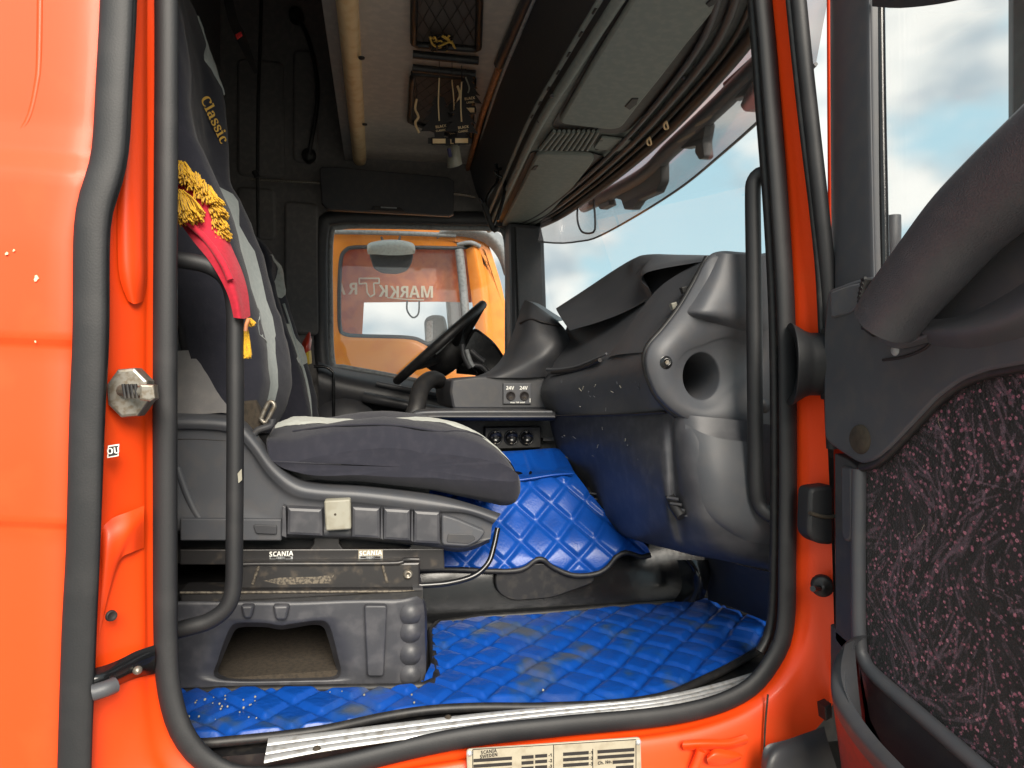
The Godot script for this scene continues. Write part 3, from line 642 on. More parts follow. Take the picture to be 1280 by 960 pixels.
	hood.append(pl([[703, 400, 1.90], [742, 382, 1.80], [775, 362, 1.70], [800, 345, 1.62], [804, 340, 1.58], [803, 336, 1.56], [812, 332, 1.53], [832, 328, 1.49], [862, 324, 1.44], [888, 321, 1.38]]))
	hood.append(pl([[695, 386, 1.98], [732, 362, 1.90], [762, 342, 1.82], [785, 328, 1.76], [792, 324, 1.72], [798, 321, 1.70], [812, 319, 1.66], [836, 319, 1.60], [866, 319, 1.52], [890, 319, 1.42]]))
	hood.append(pl([[700, 388, 2.15], [740, 364, 2.08], [770, 344, 2.0], [790, 331, 1.95], [796, 327, 1.92], [802, 324, 1.90], [816, 321, 1.85], [840, 321, 1.76], [870, 321, 1.64], [894, 321, 1.48]]))
	hood.append(pl([[708, 402, 2.15], [748, 380, 2.08], [778, 360, 2.0], [798, 348, 1.95], [804, 344, 1.92], [810, 340, 1.90], [824, 338, 1.85], [848, 336, 1.76], [878, 334, 1.64], [898, 332, 1.48]]))
	obj("hood", skin(hood, 70, 30), M.plastic, t)
	obj("hood_hollow", skin([pl([[792, 362, 1.66], [798, 336, 1.64], [830, 328, 1.58], [884, 321, 1.48]]), pl([[800, 370, 1.60], [812, 352, 1.58], [838, 340, 1.53], [882, 326, 1.46]]), pl([[808, 380, 1.54], [824, 366, 1.52], [846, 350, 1.49], [880, 330, 1.45]])], 20, 10), M.plastic_dark, t)
	# end cap facing the doorway, with its duct
	var ol := [[884, 322], [868, 352], [850, 383], [828, 412], [812, 430], [806, 445], [807, 462], [812, 478], [821, 496], [840, 515], [870, 533], [905, 547], [940, 552], [972, 556], [974, 500], [974, 430], [974, 370], [973, 318], [950, 317], [925, 315], [900, 314]]
	var lo := PackedVector3Array(); var li := PackedVector3Array(); var lb := PackedVector3Array()
	for q in ol:
		lo.append(W(q[0], q[1], 1.215)); lb.append(W(q[0], q[1], 1.25))
		li.append(W(lerpf(q[0], 888, 0.05), lerpf(q[1], 450, 0.05), 1.20))
	var dense := resample(lo, 160, true); var dense_i := resample(li, 160, true); var dense_b := resample(lb, 160, true)
	var c0 := W(880, 470, 1.2)
	var loops := [[], [], [], [], [], [], []]
	for i in 160:
		var a := atan2(dense[i].y - c0.y, dense[i].x - c0.x)
		var dir := Vector3(cos(a), sin(a), 0)
		var el := Vector2(0.0350, 0.0425)
		var re := 1.0 / sqrt(pow(cos(a) / el.x, 2) + pow(sin(a) / el.y, 2))
		var far := Vector2(dense_i[i].x - c0.x, dense_i[i].y - c0.y).length()
		var ring := minf(0.055 + 0.05 * pow(maxf(0, cos(a - 0.5)), 4.0), 0.86 * far)
		loops[0].append(c0 + dir * re * 0.92 + Vector3(0, 0, -0.16))
		loops[1].append(c0 + dir * re + Vector3(0, 0, -0.014))
		loops[2].append(c0 + dir * (re + 0.0025) + Vector3(0, 0, -0.009))
		loops[3].append(c0 + dir * (ring - 0.001) + Vector3(0, 0, -0.0085))
		loops[4].append(c0 + dir * (ring + 0.003) + Vector3(0, 0, 0.0))
		loops[5].append(dense_i[i])
		loops[6].append(dense[i])
	var g := []
	for l in loops: g.append(PackedVector3Array(l))
	g.append(dense_b)
	var cap := obj("end_cap", grid_mesh(g, true), M.plastic, t)
	obj("cap_edge", tube(pl([[884, 322, 1.225], [868, 352, 1.225], [850, 383, 1.225], [828, 412, 1.225], [812, 430, 1.225], [806, 445, 1.225], [807, 462, 1.225], [812, 478, 1.225], [821, 496, 1.225], [840, 515, 1.225], [870, 533, 1.225], [905, 547, 1.225], [968, 557, 1.225]]), 0.006, 60), M.black, cap)
	obj("duct_back", lathe([[0.0001, 0.0], [0.05, 0.0]], c0 + Vector3(0, 0, -0.158), Vector3(0, 0, 1)), M.brown, cap)
	obj("bolt", lathe([[0.0001, 0.001], [0.004, 0.001], [0.0045, 0.004], [0.008, 0.004], [0.0095, 0.0], [0.012, -0.001]], W(833, 453, 1.198), Vector3(0, 0, 1), 16), M.black_gloss, cap)
	obj("bolt_socket", lathe([[0.0001, 0.0045], [0.0042, 0.0045]], W(833, 453, 1.198), Vector3(0, 0, 1), 6), M.steel, cap)
	obj("cap_swell", skin([pl([[896, 316, 1.206], [908, 317, 1.192], [930, 318, 1.188], [955, 320, 1.194], [972, 320, 1.204]]), pl([[882, 346, 1.205], [898, 350, 1.186], [926, 350, 1.182], [955, 350, 1.192], [972, 350, 1.204]]), pl([[866, 374, 1.204], [884, 379, 1.180], [916, 380, 1.178], [950, 380, 1.190], [972, 380, 1.204]]), pl([[856, 388, 1.204], [878, 392, 1.180], [908, 396, 1.180], [946, 402, 1.192], [972, 408, 1.204]]), pl([[858, 396, 1.205], [880, 400, 1.198], [908, 408, 1.200], [944, 420, 1.203], [972, 425, 1.206]])], 40, 40), M.plastic, cap)
	for p in [[956, 356], [956, 508]]:
		obj("cap_plug", lathe([[0.0001, 0.002], [0.012, 0.001], [0.014, -0.003]], W(p[0], p[1], 1.2), Vector3(0, 0, 1), 16), M.plastic_dark, cap)
	# --- centre console and instrument wing
	var wing := [[594, 470], [612, 462], [630, 444], [644, 412], [652, 384], [657, 375], [668, 379], [680, 390], [696, 404], [712, 422], [704, 448], [690, 466], [684, 500], [684, 512], [566, 512], [562, 490], [564, 476]]
	obj("console_side", sD([[564, 474], [594, 470], [690, 466], [690, 512], [566, 512], [562, 490]], 2.0, 0.5, 0.012, 0.01), M.plastic_dark, t)
	var rg := RandomNumberGenerator.new()
	rg.seed = 31
	for k in 26:   # pale scuffs on the glove panel and the panel below it
		var u := rg.randf_range(700, 800); var v := rg.randf_range(472, 510) if k < 16 else rg.randf_range(524, 575)
		var dd := lerpf(1.86, 1.34, (u - 690.0) / 110.0) - 0.005
		var l := rg.randf_range(1.0, 5.0); var an := rg.randf_range(0.2, 2.2)
		obj("scuff", tube(pl([[u, v, dd], [u + cos(an) * l, v + sin(an) * l, dd - cos(an) * l * 0.0045]]), rg.randf_range(0.0006, 0.0014), 3, false, 4), M.plastic_light if k % 3 else M.cream, t)
	obj("instrument_wing", skin([pl([[590, 472, 2.02], [612, 463, 2.05], [628, 446, 2.07], [642, 414, 2.09], [650, 388, 2.1], [656, 375, 2.12]]), pl([[620, 472, 1.99], [634, 462, 1.99], [648, 444, 2.0], [660, 418, 2.0], [664, 396, 2.02], [666, 379, 2.06]]), pl([[660, 472, 1.98], [668, 460, 1.97], [680, 444, 1.96], [690, 424, 1.97], [690, 408, 2.0], [682, 390, 2.06]]), pl([[694, 470, 2.0], [698, 458, 1.99], [706, 444, 1.98], [713, 428, 1.98], [708, 414, 2.02], [698, 402, 2.08]])], 40, 24), M.plastic_dark, t)
	obj("wing_back", skin([pl([[656, 375, 2.12], [666, 379, 2.06], [682, 390, 2.06], [698, 402, 2.08]]), pl([[660, 376, 2.5], [674, 380, 2.5], [690, 390, 2.5], [706, 400, 2.5]])], 20, 6), M.plastic_dark, t)
	obj("wing_seam", tube(pl([[650, 404, 2.055], [664, 399, 2.015], [680, 403, 1.995], [700, 408, 2.015]]), 0.003, 20, false, 6), M.ink, t)
	obj("binnacle", skin([pl([[594, 470, 2.08], [612, 463, 2.1], [630, 445, 2.12], [646, 410, 2.15], [656, 376, 2.17]]), pl([[588, 474, 2.5], [610, 466, 2.5], [630, 450, 2.5], [648, 420, 2.5], [660, 385, 2.5]]), pl([[590, 478, 3.0], [610, 474, 3.0], [630, 464, 3.0], [648, 440, 3.0], [660, 420, 3.0]])], 30, 20), M.plastic_dark, t)
	# sockets
	var so := obj("socket_plate", sD([[629, 479], [664, 479], [664, 505], [629, 505]], 1.992, 0.01, 0.002), M.plastic, t)
	for u in [638.5, 655.5]:
		var s := obj("socket", lathe([[0.0001, 0.0004], [0.0105, 0.0004], [0.0112, 0.003], [0.0128, 0.003], [0.0138, 0.0]], W(u, 495, 1.9912), Vector3(0, 0, 1), 18), M.ink, so)
		obj("contact", box(W(u - 2, 496, 1.9904), W(u + 2, 498, 1.9912)), M.brown, s)
	text("24V", 0.014, M.white_ink, W(637.5, 485, 1.9905), so)
	text("24V", 0.014, M.white_ink, W(654.5, 485, 1.9905), so)
	text("max 15A total", 0.006, M.white_ink, W(647, 503, 1.9905), so)
	obj("socket_mark", box(W(662, 498, 1.9915), W(663, 503, 1.9905)), M.white_ink, so)
	# tray shelf and the mains sockets below it
	obj("tray", skin([pl([[514, 516, 1.96], [530, 511, 1.98], [600, 510, 2.0], [690, 511, 2.0]]), pl([[514, 520, 1.86], [528, 516, 1.88], [600, 514, 1.9], [694, 514, 1.9]]), pl([[520, 523, 1.85], [530, 522, 1.86], [600, 522, 1.87], [694, 522, 1.87]]), pl([[528, 526, 1.9], [536, 526, 1.91], [600, 526, 1.92], [694, 526, 1.92]])], 40, 20), M.plastic_dark, t)
	obj("tray_edge", tube(pl([[516, 520, 1.855], [530, 516, 1.872], [600, 515, 1.885], [690, 515, 1.885]]), 0.004, 30), M.plastic_light, t)
	obj("console_lower", sD([[530, 524], [690, 524], [705, 580], [530, 600]], 2.03, 0.4, 0.006), M.black, t)
	var ms := obj("mains_socket_strip", sD([[606, 534], [676, 533], [677, 560], [606, 562]], 2.0, 0.03, 0.003, 0.004), M.black, t)
	for u in [619, 639, 658]:
		var s := obj("mains_socket", lathe([[0.0001, 0.0008], [0.017, 0.0008], [0.018, 0.004], [0.0205, 0.005], [0.022, 0.0]], W(u, 547, 1.998), Vector3(0, 0, 1), 24), M.black_gloss, ms)
		for k in 2: obj("contact", box(W(u - 1.2, 538.5 + k * 15, 1.998), W(u + 1.2, 540.5 + k * 15, 1.9955)), M.steel, s)
		for k in 2: obj("pin_hole", lathe([[0.0001, 0.0], [0.0028, 0.0]], W(u - 4 + k * 8, 547, 1.9968), Vector3(0, 0, 1), 8), M.ink, s)
	obj("bracket_bar", box(W(676, 547, 2.03), W(700, 551, 2.0)), M.plastic_dark, t)
	obj("shift_stub", tube(pl([[512, 530, 2.0], [520, 512, 2.02], [524, 492, 2.06], [530, 480, 2.1], [540, 474, 2.15], [548, 476, 2.2]]), 0.026, 30, false, 12), M.black, t)
	obj("shift_boot", lathe([[0.05, 0.0], [0.045, 0.02], [0.03, 0.035]], W(514, 532, 2.0), Vector3.UP, 18), M.steel_dark, t)
func build_overhead():
	var Yb := EYE.y + 0.74
	var Yc := EYE.y + 1.0
	var t := thing("overhead_locker", "grey locker shelf above the windscreen with two lids and a slatted vent", "locker", Vector3(0.6, Yb, -2.2))
	var inner := plY([[611, 288], [640, 226], [673, 157], [718, 85], [773, 0], [870, -150]], Yb)
	var outer := PackedVector3Array()
	for a in [[3.26, 0.70], [3.0, 0.775], [2.6, 0.81], [2.17, 0.825], [1.8, 0.815], [1.4, 0.775], [1.1, 0.68]]: outer.append(Vector3(a[1], Yb + 0.006, -a[0]))
	obj("underside", skin([inner, outer], 60, 8, false, true, false), M.shelf_grey, t)
	obj("inner_rail", tube(inner, 0.012, 60), M.shelf_grey, t)
	var i2 := PackedVector3Array()
	for p in inner: i2.append(p + Vector3(-0.028, 0.012, 0))
	obj("inner_bead", tube(i2, 0.006, 60), M.shelf_grey, t)
	for k in 7: obj("rail_slot", tube(PackedVector3Array([inner[2].lerp(inner[4], 0.06 + k * 0.14) + Vector3(-0.03, 0.006, 0), inner[2].lerp(inner[4], 0.09 + k * 0.14) + Vector3(-0.03, 0.006, 0)]), 0.0028, 3, false, 6), M.ink, t)
	# lids: a dark groove frame and a lid proud of it
	var la := [[698, 155], [740, 82], [792, -2], [850, -90], [960, -90], [922, -25], [893, 14], [860, 54], [826, 98], [800, 130], [777, 160], [764, 163]]
	var ga := [[688, 160], [732, 82], [782, -2], [840, -98], [990, -98], [945, -30], [912, 14], [878, 56], [842, 100], [812, 136], [786, 163], [770, 168]]
	obj("lid_groove", sDown(ga, Yb - 0.004, 0.003, 0.0, 0.03), M.black, t)
	var lid := obj("lid", sDown(la, Yb - 0.016, 0.011, 0.006, 0.03), M.shelf_grey, t)
	obj("latch", sDown([[781, 134], [790, 124], [798, 124], [796, 131], [787, 138]], Yb - 0.019, 0.006, 0.002), M.black, lid)
	obj("latch", sDown([[882, 6], [890, -2], [900, -3], [894, 6], [886, 10]], Yb - 0.019, 0.006, 0.002), M.black, lid)
	var lb := [[672, 192], [736, 194], [744, 198], [738, 208], [712, 240], [684, 270], [664, 286], [626, 285], [646, 246]]
	var gb := [[664, 190], [738, 191], [756, 196], [752, 208], [722, 244], [692, 274], [668, 290], [616, 289], [640, 242]]
	obj("lid_groove", sDown(gb, Yb - 0.004, 0.003, 0.0, 0.02), M.black, t)
	lid = obj("lid", sDown(lb, Yb - 0.016, 0.011, 0.006, 0.03), M.shelf_grey, t)
	obj("latch", sDown([[664, 213], [668, 208], [673, 208], [670, 213]], Yb - 0.019, 0.006, 0.002), M.black, lid)
	var vent := obj("vent", sDown([[690, 163], [752, 166], [736, 188], [672, 186]], Yb - 0.003, 0.002, 0.0), M.ink, t)
	for k in 10:
		var f := k / 9.0
		obj("slat", tube(plY([[lerpf(693, 748, f), 164], [lerpf(675, 734, f), 187]], Yb - 0.012), 0.0055, 4, false, 8), M.shelf_grey, vent)
	obj("cover_plate", sDown([[752, 172], [790, 176], [778, 190], [742, 186]], Yb - 0.008, 0.006, 0.002, 0.006), M.shelf_grey, t)
	for p in [[746, 186], [752, 175], [690, 120], [674, 152], [644, 216], [770, 182], [800, 164], [855, 98], [870, 82], [772, 196], [732, 238]]:
		obj("screw", lathe([[0.0001, 0.004], [0.005, 0.003], [0.007, -0.002]], WY(p[0], p[1], Yb - 0.005), Vector3.DOWN, 10), M.plastic_dark, t)
	# curtain rails along the windscreen header
	for k in 3:
		var r := PackedVector3Array()
		for p in outer: r.append(p + Vector3(-0.03 - 0.035 * k, -0.012 - 0.003 * k, 0))
		obj("curtain_rail", tube(r, 0.007 if k != 1 else 0.010, 60), [M.black, M.plastic_dark, M.plastic][k], t)
	for p in [[833, 152], [812, 172]]:
		obj("curtain_hook", tube(plY([[p[0], p[1]], [p[0] - 3, p[1] + 3], [p[0] - 2, p[1] + 9], [p[0] + 2, p[1] + 8], [p[0], p[1]]], Yb - 0.03), 0.0028, 20), M.beam, t)
	# fascia up to the ceiling
	var fas := [inner, plY([[594, 250], [622, 196], [655, 126], [694, 50], [735, -40], [800, -160]], EYE.y + 0.86), plY([[584, 212], [604, 140], [624, 80], [650, 24], [690, -70], [730, -160]], EYE.y + 1.0)]
	obj("fascia", skin(fas, 40, 16), M.plastic_dark, t)
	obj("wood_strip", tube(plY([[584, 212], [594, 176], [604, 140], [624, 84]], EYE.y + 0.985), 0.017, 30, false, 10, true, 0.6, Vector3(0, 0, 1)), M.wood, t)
	obj("strip_bead", tube(plY([[592, 210], [612, 140], [632, 84], [662, 10], [700, -80]], EYE.y + 0.975), 0.007, 40), M.grey, t)
	obj("shaded_strip", tube(plY([[624, 80], [650, 20], [690, -70]], EYE.y + 0.985), 0.017, 30, false, 10), M.plastic_dark, t)  # unlit run of the strip above, its shade put into a darker colour
	obj("inner_strip", tube(plY([[600, 232], [612, 206], [622, 186]], EYE.y + 0.9), 0.012, 20), M.wood, t)
	# hanging loops of wire at the far end
	var wires := thing("wire_bundle", "dark loose wire loops hanging at the far end of the locker shelf", "wires", W(618, 260, 3.1))
	for w in [[[625, 200], [634, 214], [630, 245], [622, 276]], [[620, 205], [622, 225], [608, 250], [612, 280]], [[600, 248], [610, 265], [614, 282], [622, 284]], [[628, 210], [618, 216], [630, 226], [628, 250], [616, 284]]]:
		obj("wire", tube(plD(w, 2.66), 0.006, 24, false, 6), M.black_gloss, wires)
	obj("wire_tie", tube(plD([[604, 254], [616, 286], [622, 284]], 2.66), 0.010, 16), M.black, wires)
	# ceiling board with cream rear beam
	var c := thing("ceiling_board", "brownish fabric ceiling board with a cream beam along its rear edge", "ceiling", Vector3(0.2, Yc, -2.2))
	obj("board", box(Vector3(-0.055, Yc, -1.12), Vector3(0.8, Yc + 0.04, -3.22)), M.ceiling, c)
	var beam := obj("rear_beam", skin([PackedVector3Array([Vector3(-0.105, Yc - 0.02, -1.14), Vector3(-0.105, Yc - 0.02, -3.19)]), PackedVector3Array([Vector3(-0.094, Yc - 0.035, -1.14), Vector3(-0.094, Yc - 0.035, -3.2)]), PackedVector3Array([Vector3(-0.075, Yc - 0.04, -1.14), Vector3(-0.075, Yc - 0.04, -3.2)]), PackedVector3Array([Vector3(-0.052, Yc - 0.03, -1.14), Vector3(-0.052, Yc - 0.03, -3.2)]), PackedVector3Array([Vector3(-0.048, Yc + 0.005, -1.14), Vector3(-0.048, Yc + 0.005, -3.19)])], 12, 14), M.beam, c)
	obj("beam_rear", box(Vector3(-0.14, Yc - 0.02, -1.13), Vector3(-0.102, Yc + 0.5, -3.2)), M.lining, c)
	for p in [[452, 73], [456, 156]]: obj("screw", lathe([[0.0001, 0.002], [0.009, 0.001], [0.01, -0.003]], WY(p[0], p[1], Yc - 0.041), Vector3.DOWN, 10), M.ink, beam)
	# two netted hatches
	for h in [[[519, -90], [602, -90], [598, 62], [517, 56]], [[516, 92], [592, 98], [588, 178], [512, 152]]]:
		var net := obj("net_hatch", sDown([h[0], h[1], h[2], h[3]], Yc - 0.003, 0.002, 0.0), M.net_back, c)
		var q := plY(h, Yc - 0.012)
		obj("hatch_rim", tube(q, 0.010, 60, true, 8, false), M.black, net)
		for sgn in [-1.0, 1.0]:
			for k in 15:
				var x0 := -1.0 + k * 0.2 if sgn > 0 else k * 0.2 - 0.9
				var ends := PackedVector3Array()
				for step in 21:
					var yy := step / 20.0
					var xx: float = x0 + sgn * yy if sgn > 0 else x0 + 1.0 - yy
					if xx >= 0.0 and xx <= 1.0: ends.append(q[0].lerp(q[1], xx).lerp(q[3].lerp(q[2], xx), yy))
				if ends.size() > 2: obj("net_cord", tube(PackedVector3Array([ends[0], ends[ends.size() - 1]]), 0.0011, 3, false, 4), M.black, net)
	for b in [[[516, 68], [598, 76]], [[516, 85], [594, 93]]]:
		obj("net_bar", tube(plY(b, Yc - 0.022), 0.012, 8), M.black, c)
	# external sun visor
	var v := thing("sun_visor", "smoked translucent sun visor over the top of the windscreen", "visor", W(850, 200, 2.1))
	var vb := plY([[672, 302], [700, 304], [722, 302], [745, 297], [790, 273], [850, 235], [905, 190], [965, 136], [1020, 80]], EYE.y + 0.62)
	var vt := PackedVector3Array()
	for p in vb: vt.append(p + Vector3(0.0, 0.30, 0) + Vector3(0.06, 0, 0))
	obj("visor_sheet", skin([vt, vb], 50, 6), M.visor, v)
	obj("visor_rim", tube(vb, 0.004, 50, false, 6), M.plastic, v)
	obj("visor_bar", tube(plX([[730, 258], [800, 222], [840, 185], [900, 130], [960, 70]], 0.93), 0.028, 30), M.plastic, v)
	for px in [[[762, 232], [800, 212], [826, 196], [826, 226], [820, 240], [798, 250], [790, 262], [780, 262], [776, 250], [762, 246]], [[842, 172], [872, 148], [882, 154], [878, 178], [880, 196], [874, 200], [868, 190], [870, 182], [852, 186]], [[902, 104], [950, 60], [962, 130], [930, 140], [924, 132], [930, 120], [910, 126]], [[742, 250], [758, 240], [762, 256], [750, 262]]]:
		obj("visor_bracket", sX(px, 0.925, 0.03, 0.004, 0.01), M.plastic_dark, v)
	obj("pull_loop", tube(plX([[722, 256], [722, 276], [728, 290], [742, 290], [744, 276], [742, 250]], 0.80), 0.004, 24), M.plastic, v)
	# folded blind over the far window and its rod
	var bl := thing("window_blind", "dark flat folded blind above the far side window", "blind", W(485, 240, 3.1))
	obj("blind_panel", sD([[399, 211], [402, 208], [420, 208], [560, 221], [568, 226], [567, 268], [562, 270], [410, 262], [402, 255]], 3.05, 0.025, 0.006), M.plastic_dark, bl)
	obj("blind_clip", sD([[466, 257], [500, 259], [508, 265], [462, 263]], 3.04, 0.02, 0.003), M.black, bl)
	obj("clip_edge", tube(plD([[476, 259], [496, 260]], 3.038), 0.003, 4), M.grey, bl)
	var rod := tag(obj("curtain_rod", tube(pl([[313, 224, 3.1], [350, 226, 3.1], [420, 230, 3.1], [560, 241, 3.1], [594, 246, 3.1]]), 0.006, 30), M.steel), "thin pale metal curtain rod running behind the dark blind", "rod")

func carpet_material() -> StandardMaterial3D:
	var n := 768
	var im := Image.create(n, n, false, Image.FORMAT_RGB8)
	im.fill(rgb(24, 20, 24))
	var rg := RandomNumberGenerator.new()
	rg.seed = 5
	var f := FastNoiseLite.new()
	f.seed = 3; f.frequency = 0.0035
	for k in 3400:
		var x := rg.randf() * n; var y := rg.randf() * n
		var a := PI / 2 + f.get_noise_2d(x, y) * 3.6 + rg.randf_range(-0.12, 0.12)
		var dark := rg.randf() < 0.42
		var l := rg.randi_range(26, 80)
		var wd := rg.randi_range(4, 7) if dark else rg.randi_range(3, 5)
		var c := rgb(8, 6, 8) if dark else rgb(62, 50, 58).lerp(rgb(118, 94, 108), rg.randf())
		for s in l:
			for j in wd:
				var p := Vector2i(posmod(int(x + cos(a) * s - sin(a) * j), n), posmod(int(y + sin(a) * s + cos(a) * j), n))
				im.set_pixelv(p, c.lerp(im.get_pixelv(p), rg.randf() * (0.3 if dark else 0.85)))
	for k in 5600:
		var x := rg.randi() % n; var y := rg.randi() % n
		var c := rgb(128, 74, 94).lerp(rgb(172, 112, 128), rg.randf())
		if rg.randf() < 0.45: c = rgb(104, 62, 76)
		var r := rg.randi_range(1, 2)
		for j in range(-r, r + 1):
			for i in range(-r, r + 1):
				if i * i + j * j <= r * r + 1 and rg.randf() < 0.85: im.set_pixel(posmod(x + i, n), posmod(y + j, n), c)
	var hairs := rgb(168, 152, 134)
	for k in 16:
		var x := rg.randf() * n; var y := rg.randf() * n
		var a := rg.randf() * TAU
		for s in rg.randi_range(10, 36):
			a += rg.randf_range(-0.2, 0.2); x += cos(a); y += sin(a)
			im.set_pixel(posmod(int(x), n), posmod(int(y), n), hairs)
	var m := StandardMaterial3D.new()
	m.albedo_texture = ImageTexture.create_from_image(im)
	m.roughness = 0.95
	m.rim_enabled = true; m.rim = 0.3
	m.normal_enabled = true; m.normal_texture = bump_tex(0.3, 6, 4.0); m.normal_scale = 0.5
	m.uv1_triplanar = true; m.uv1_world_triplanar = true; m.uv1_scale = Vector3(1.5, 1.5, 1.5)
	m.cull_mode = BaseMaterial3D.CULL_DISABLED
	return m

func build_door():
	var X := 0.70
	var t := thing("cab_door", "open truck door with grey trim, a diagonal grab bar and black patterned carpet lining", "door", Vector3(0.72, 1.0, -0.8))
	# window frame
	obj("window_post", skin([plX([[1037, -160], [1038, 100], [1039, 260], [1040, 370]], 0.715), plX([[1044, -160], [1046, 100], [1047, 260], [1048, 370]], 0.695), plX([[1082, -160], [1085, 100], [1088, 260], [1090, 370]], 0.695), plX([[1088, -160], [1090, 100], [1092, 260], [1095, 370]], 0.705), plX([[1102, -160], [1104, 100], [1106, 260], [1108, 370]], 0.72)], 24, 24), M.plastic, t)
	obj("frame_edge", tube(plX([[1036, -160], [1037, 100], [1038, 260], [1037, 360]], 0.725), 0.004, 24), M.paint, t)
	obj("glass_channel", tube(plX([[1098, -160], [1101, 100], [1104, 260], [1106, 370]], 0.72), 0.007, 24), M.black_gloss, t)
	obj("window_header", skin([plX([[1090, 8], [1130, 10], [1200, 0], [1300, -30], [1600, -130]], 0.70), plX([[1090, -30], [1130, -30], [1200, -45], [1300, -80], [1600, -200]], 0.69), plX([[1090, -120], [1130, -120], [1200, -150], [1300, -200], [1600, -330]], 0.70)], 24, 12), M.plastic_dark, t)
	obj("window_glass", sX([[1095, -20], [1600, -150], [1600, 300], [1290, 320], [1095, 400]], 0.735, 0.004, 0.0), M.glass, t)
	# outer skin
	obj("outer_skin", sX([[1038, 380], [1290, 300], [1700, 200], [1700, 1500], [1300, 1200], [1060, 900], [1044, 800]], 0.76, 0.02, 0.004), M.paint, t)
	# upper trim
	obj("upper_trim", sX([[1034, 363], [1060, 353], [1086, 345], [1112, 352], [1170, 320], [1300, 230], [1700, 0], [1700, 300], [1300, 452], [1235, 463], [1200, 476], [1170, 498], [1140, 530], [1110, 562], [1092, 576], [1074, 580], [1058, 570], [1040, 558], [1030, 548], [1029, 500], [1029, 420]], 0.672, 0.06, 0.012, 0.012), M.plastic, t)
	obj("trim_shoulder", skin([plX([[1150, 400], [1200, 395], [1250, 372], [1300, 340], [1600, 150]], 0.672), plX([[1150, 412], [1200, 412], [1250, 400], [1300, 372], [1600, 210]], 0.645), plX([[1160, 430], [1210, 436], [1260, 426], [1310, 410], [1600, 290]], 0.672)], 24, 12), M.plastic, t)
	obj("trim_flat", sX([[1037, 365], [1062, 356], [1082, 352], [1078, 378], [1060, 392], [1038, 398]], 0.668, 0.01, 0.003, 0.006), M.plastic_light, t)
	obj("trim_seam", tube(plX([[1104, 450], [1130, 446], [1155, 436], [1166, 424], [1168, 412]], 0.6715), 0.0022, 20, false, 6), M.ink, t)
	obj("trim_screw", lathe([[0.0001, 0.003], [0.006, 0.002], [0.009, -0.002]], WX(1119, 438, 0.672), Vector3(-1, 0, 0), 12), M.grey, t)
	# grab bar
	var gb := obj("grab_bar", tube(plX([[1108, 402], [1126, 376], [1160, 335], [1205, 282], [1250, 240], [1300, 198], [1420, 100], [1560, -10]], 0.62), 0.040, 60, false, 20, true, 1.0, Vector3.ZERO, 0.052), M.grain, t)
	obj("grab_socket", skin([plX([[1090, 350], [1082, 372], [1086, 400], [1100, 425], [1124, 436], [1160, 428]], 0.668), plX([[1102, 346], [1094, 372], [1098, 398], [1110, 418], [1130, 426], [1158, 418]], 0.650), plX([[1116, 348], [1108, 372], [1110, 394], [1120, 408], [1134, 412], [1152, 406]], 0.668)], 30, 12), M.plastic_light, t)
	var rack := obj("toothed_strip", tube(plX([[1084, 348], [1079, 366], [1078, 388], [1084, 408], [1094, 416]], 0.664), 0.006, 24), M.black, t)
	for k in 12:
		var f := k / 11.0
		obj("tooth", tube(plX([[lerpf(1082, 1076, sin(f * PI)) , 348 + f * 60], [lerpf(1078, 1073, sin(f * PI)), 350 + f * 60]], 0.660), 0.003, 3, false, 6), M.black, rack)
	# rubber duct bellows reaching for the dashboard
	var by := WX(1034, 455, 0.70)
	obj("duct_bellows", lathe([[0.050, -0.035], [0.050, 0.012], [0.053, 0.020], [0.066, 0.040], [0.066, 0.042], [0.052, 0.030], [0.03, 0.022], [0.0001, 0.02]], by + Vector3(-0.012, 0, -0.008), Vector3(-0.93, 0, -0.36), 40), M.rubber, t)
	obj("bellows_neck", sX([[1024, 410], [1042, 412], [1042, 498], [1024, 500]], 0.684, 0.02, 0.004, 0.006), M.black, t)
	# speaker plug
	var sp := obj("speaker_plug", lathe([[0.0001, 0.004], [0.018, 0.004], [0.0205, 0.001], [0.022, -0.004]], WX(1075, 549, 0.671), Vector3(-1, 0, 0), 24), M.brown, t)
	# carpet panel
	obj("carpet_panel", sX([[1078, 584], [1110, 570], [1142, 536], [1172, 504], [1202, 481], [1236, 468], [1300, 456], [1700, 330], [1700, 1600], [1300, 1030], [1240, 975], [1160, 905], [1090, 842], [1078, 820]], 0.69, 0.03, 0.006, 0.01), carpet_material(), t)
	obj("carpet_piping", tube(plX([[1400, 430], [1290, 455], [1236, 466], [1202, 479], [1172, 502], [1142, 534], [1110, 568], [1092, 580], [1078, 584]], 0.682), 0.007, 60), M.black, t)
	obj("carpet_border", tube(plX([[1074, 586], [1073, 700], [1074, 800], [1080, 826], [1096, 846], [1160, 902], [1240, 972], [1320, 1045]], 0.682), 0.010, 60), M.plastic, t)
	obj("edge_strip", sX([[1043, 566], [1060, 574], [1072, 584], [1072, 830], [1060, 820], [1044, 800]], 0.69, 0.03, 0.006, 0.004), M.plastic_dark, t)
	obj("edge_insert", sX([[1050, 582], [1064, 584], [1065, 664], [1062, 676], [1056, 678], [1051, 668]], 0.685, 0.02, 0.005, 0.006), M.plastic, t)
	obj("lower_trim", sX([[1072, 828], [1092, 846], [1160, 905], [1240, 976], [1330, 1060], [1330, 1300], [1072, 1000]], 0.69, 0.03, 0.006), M.plastic_dark, t)
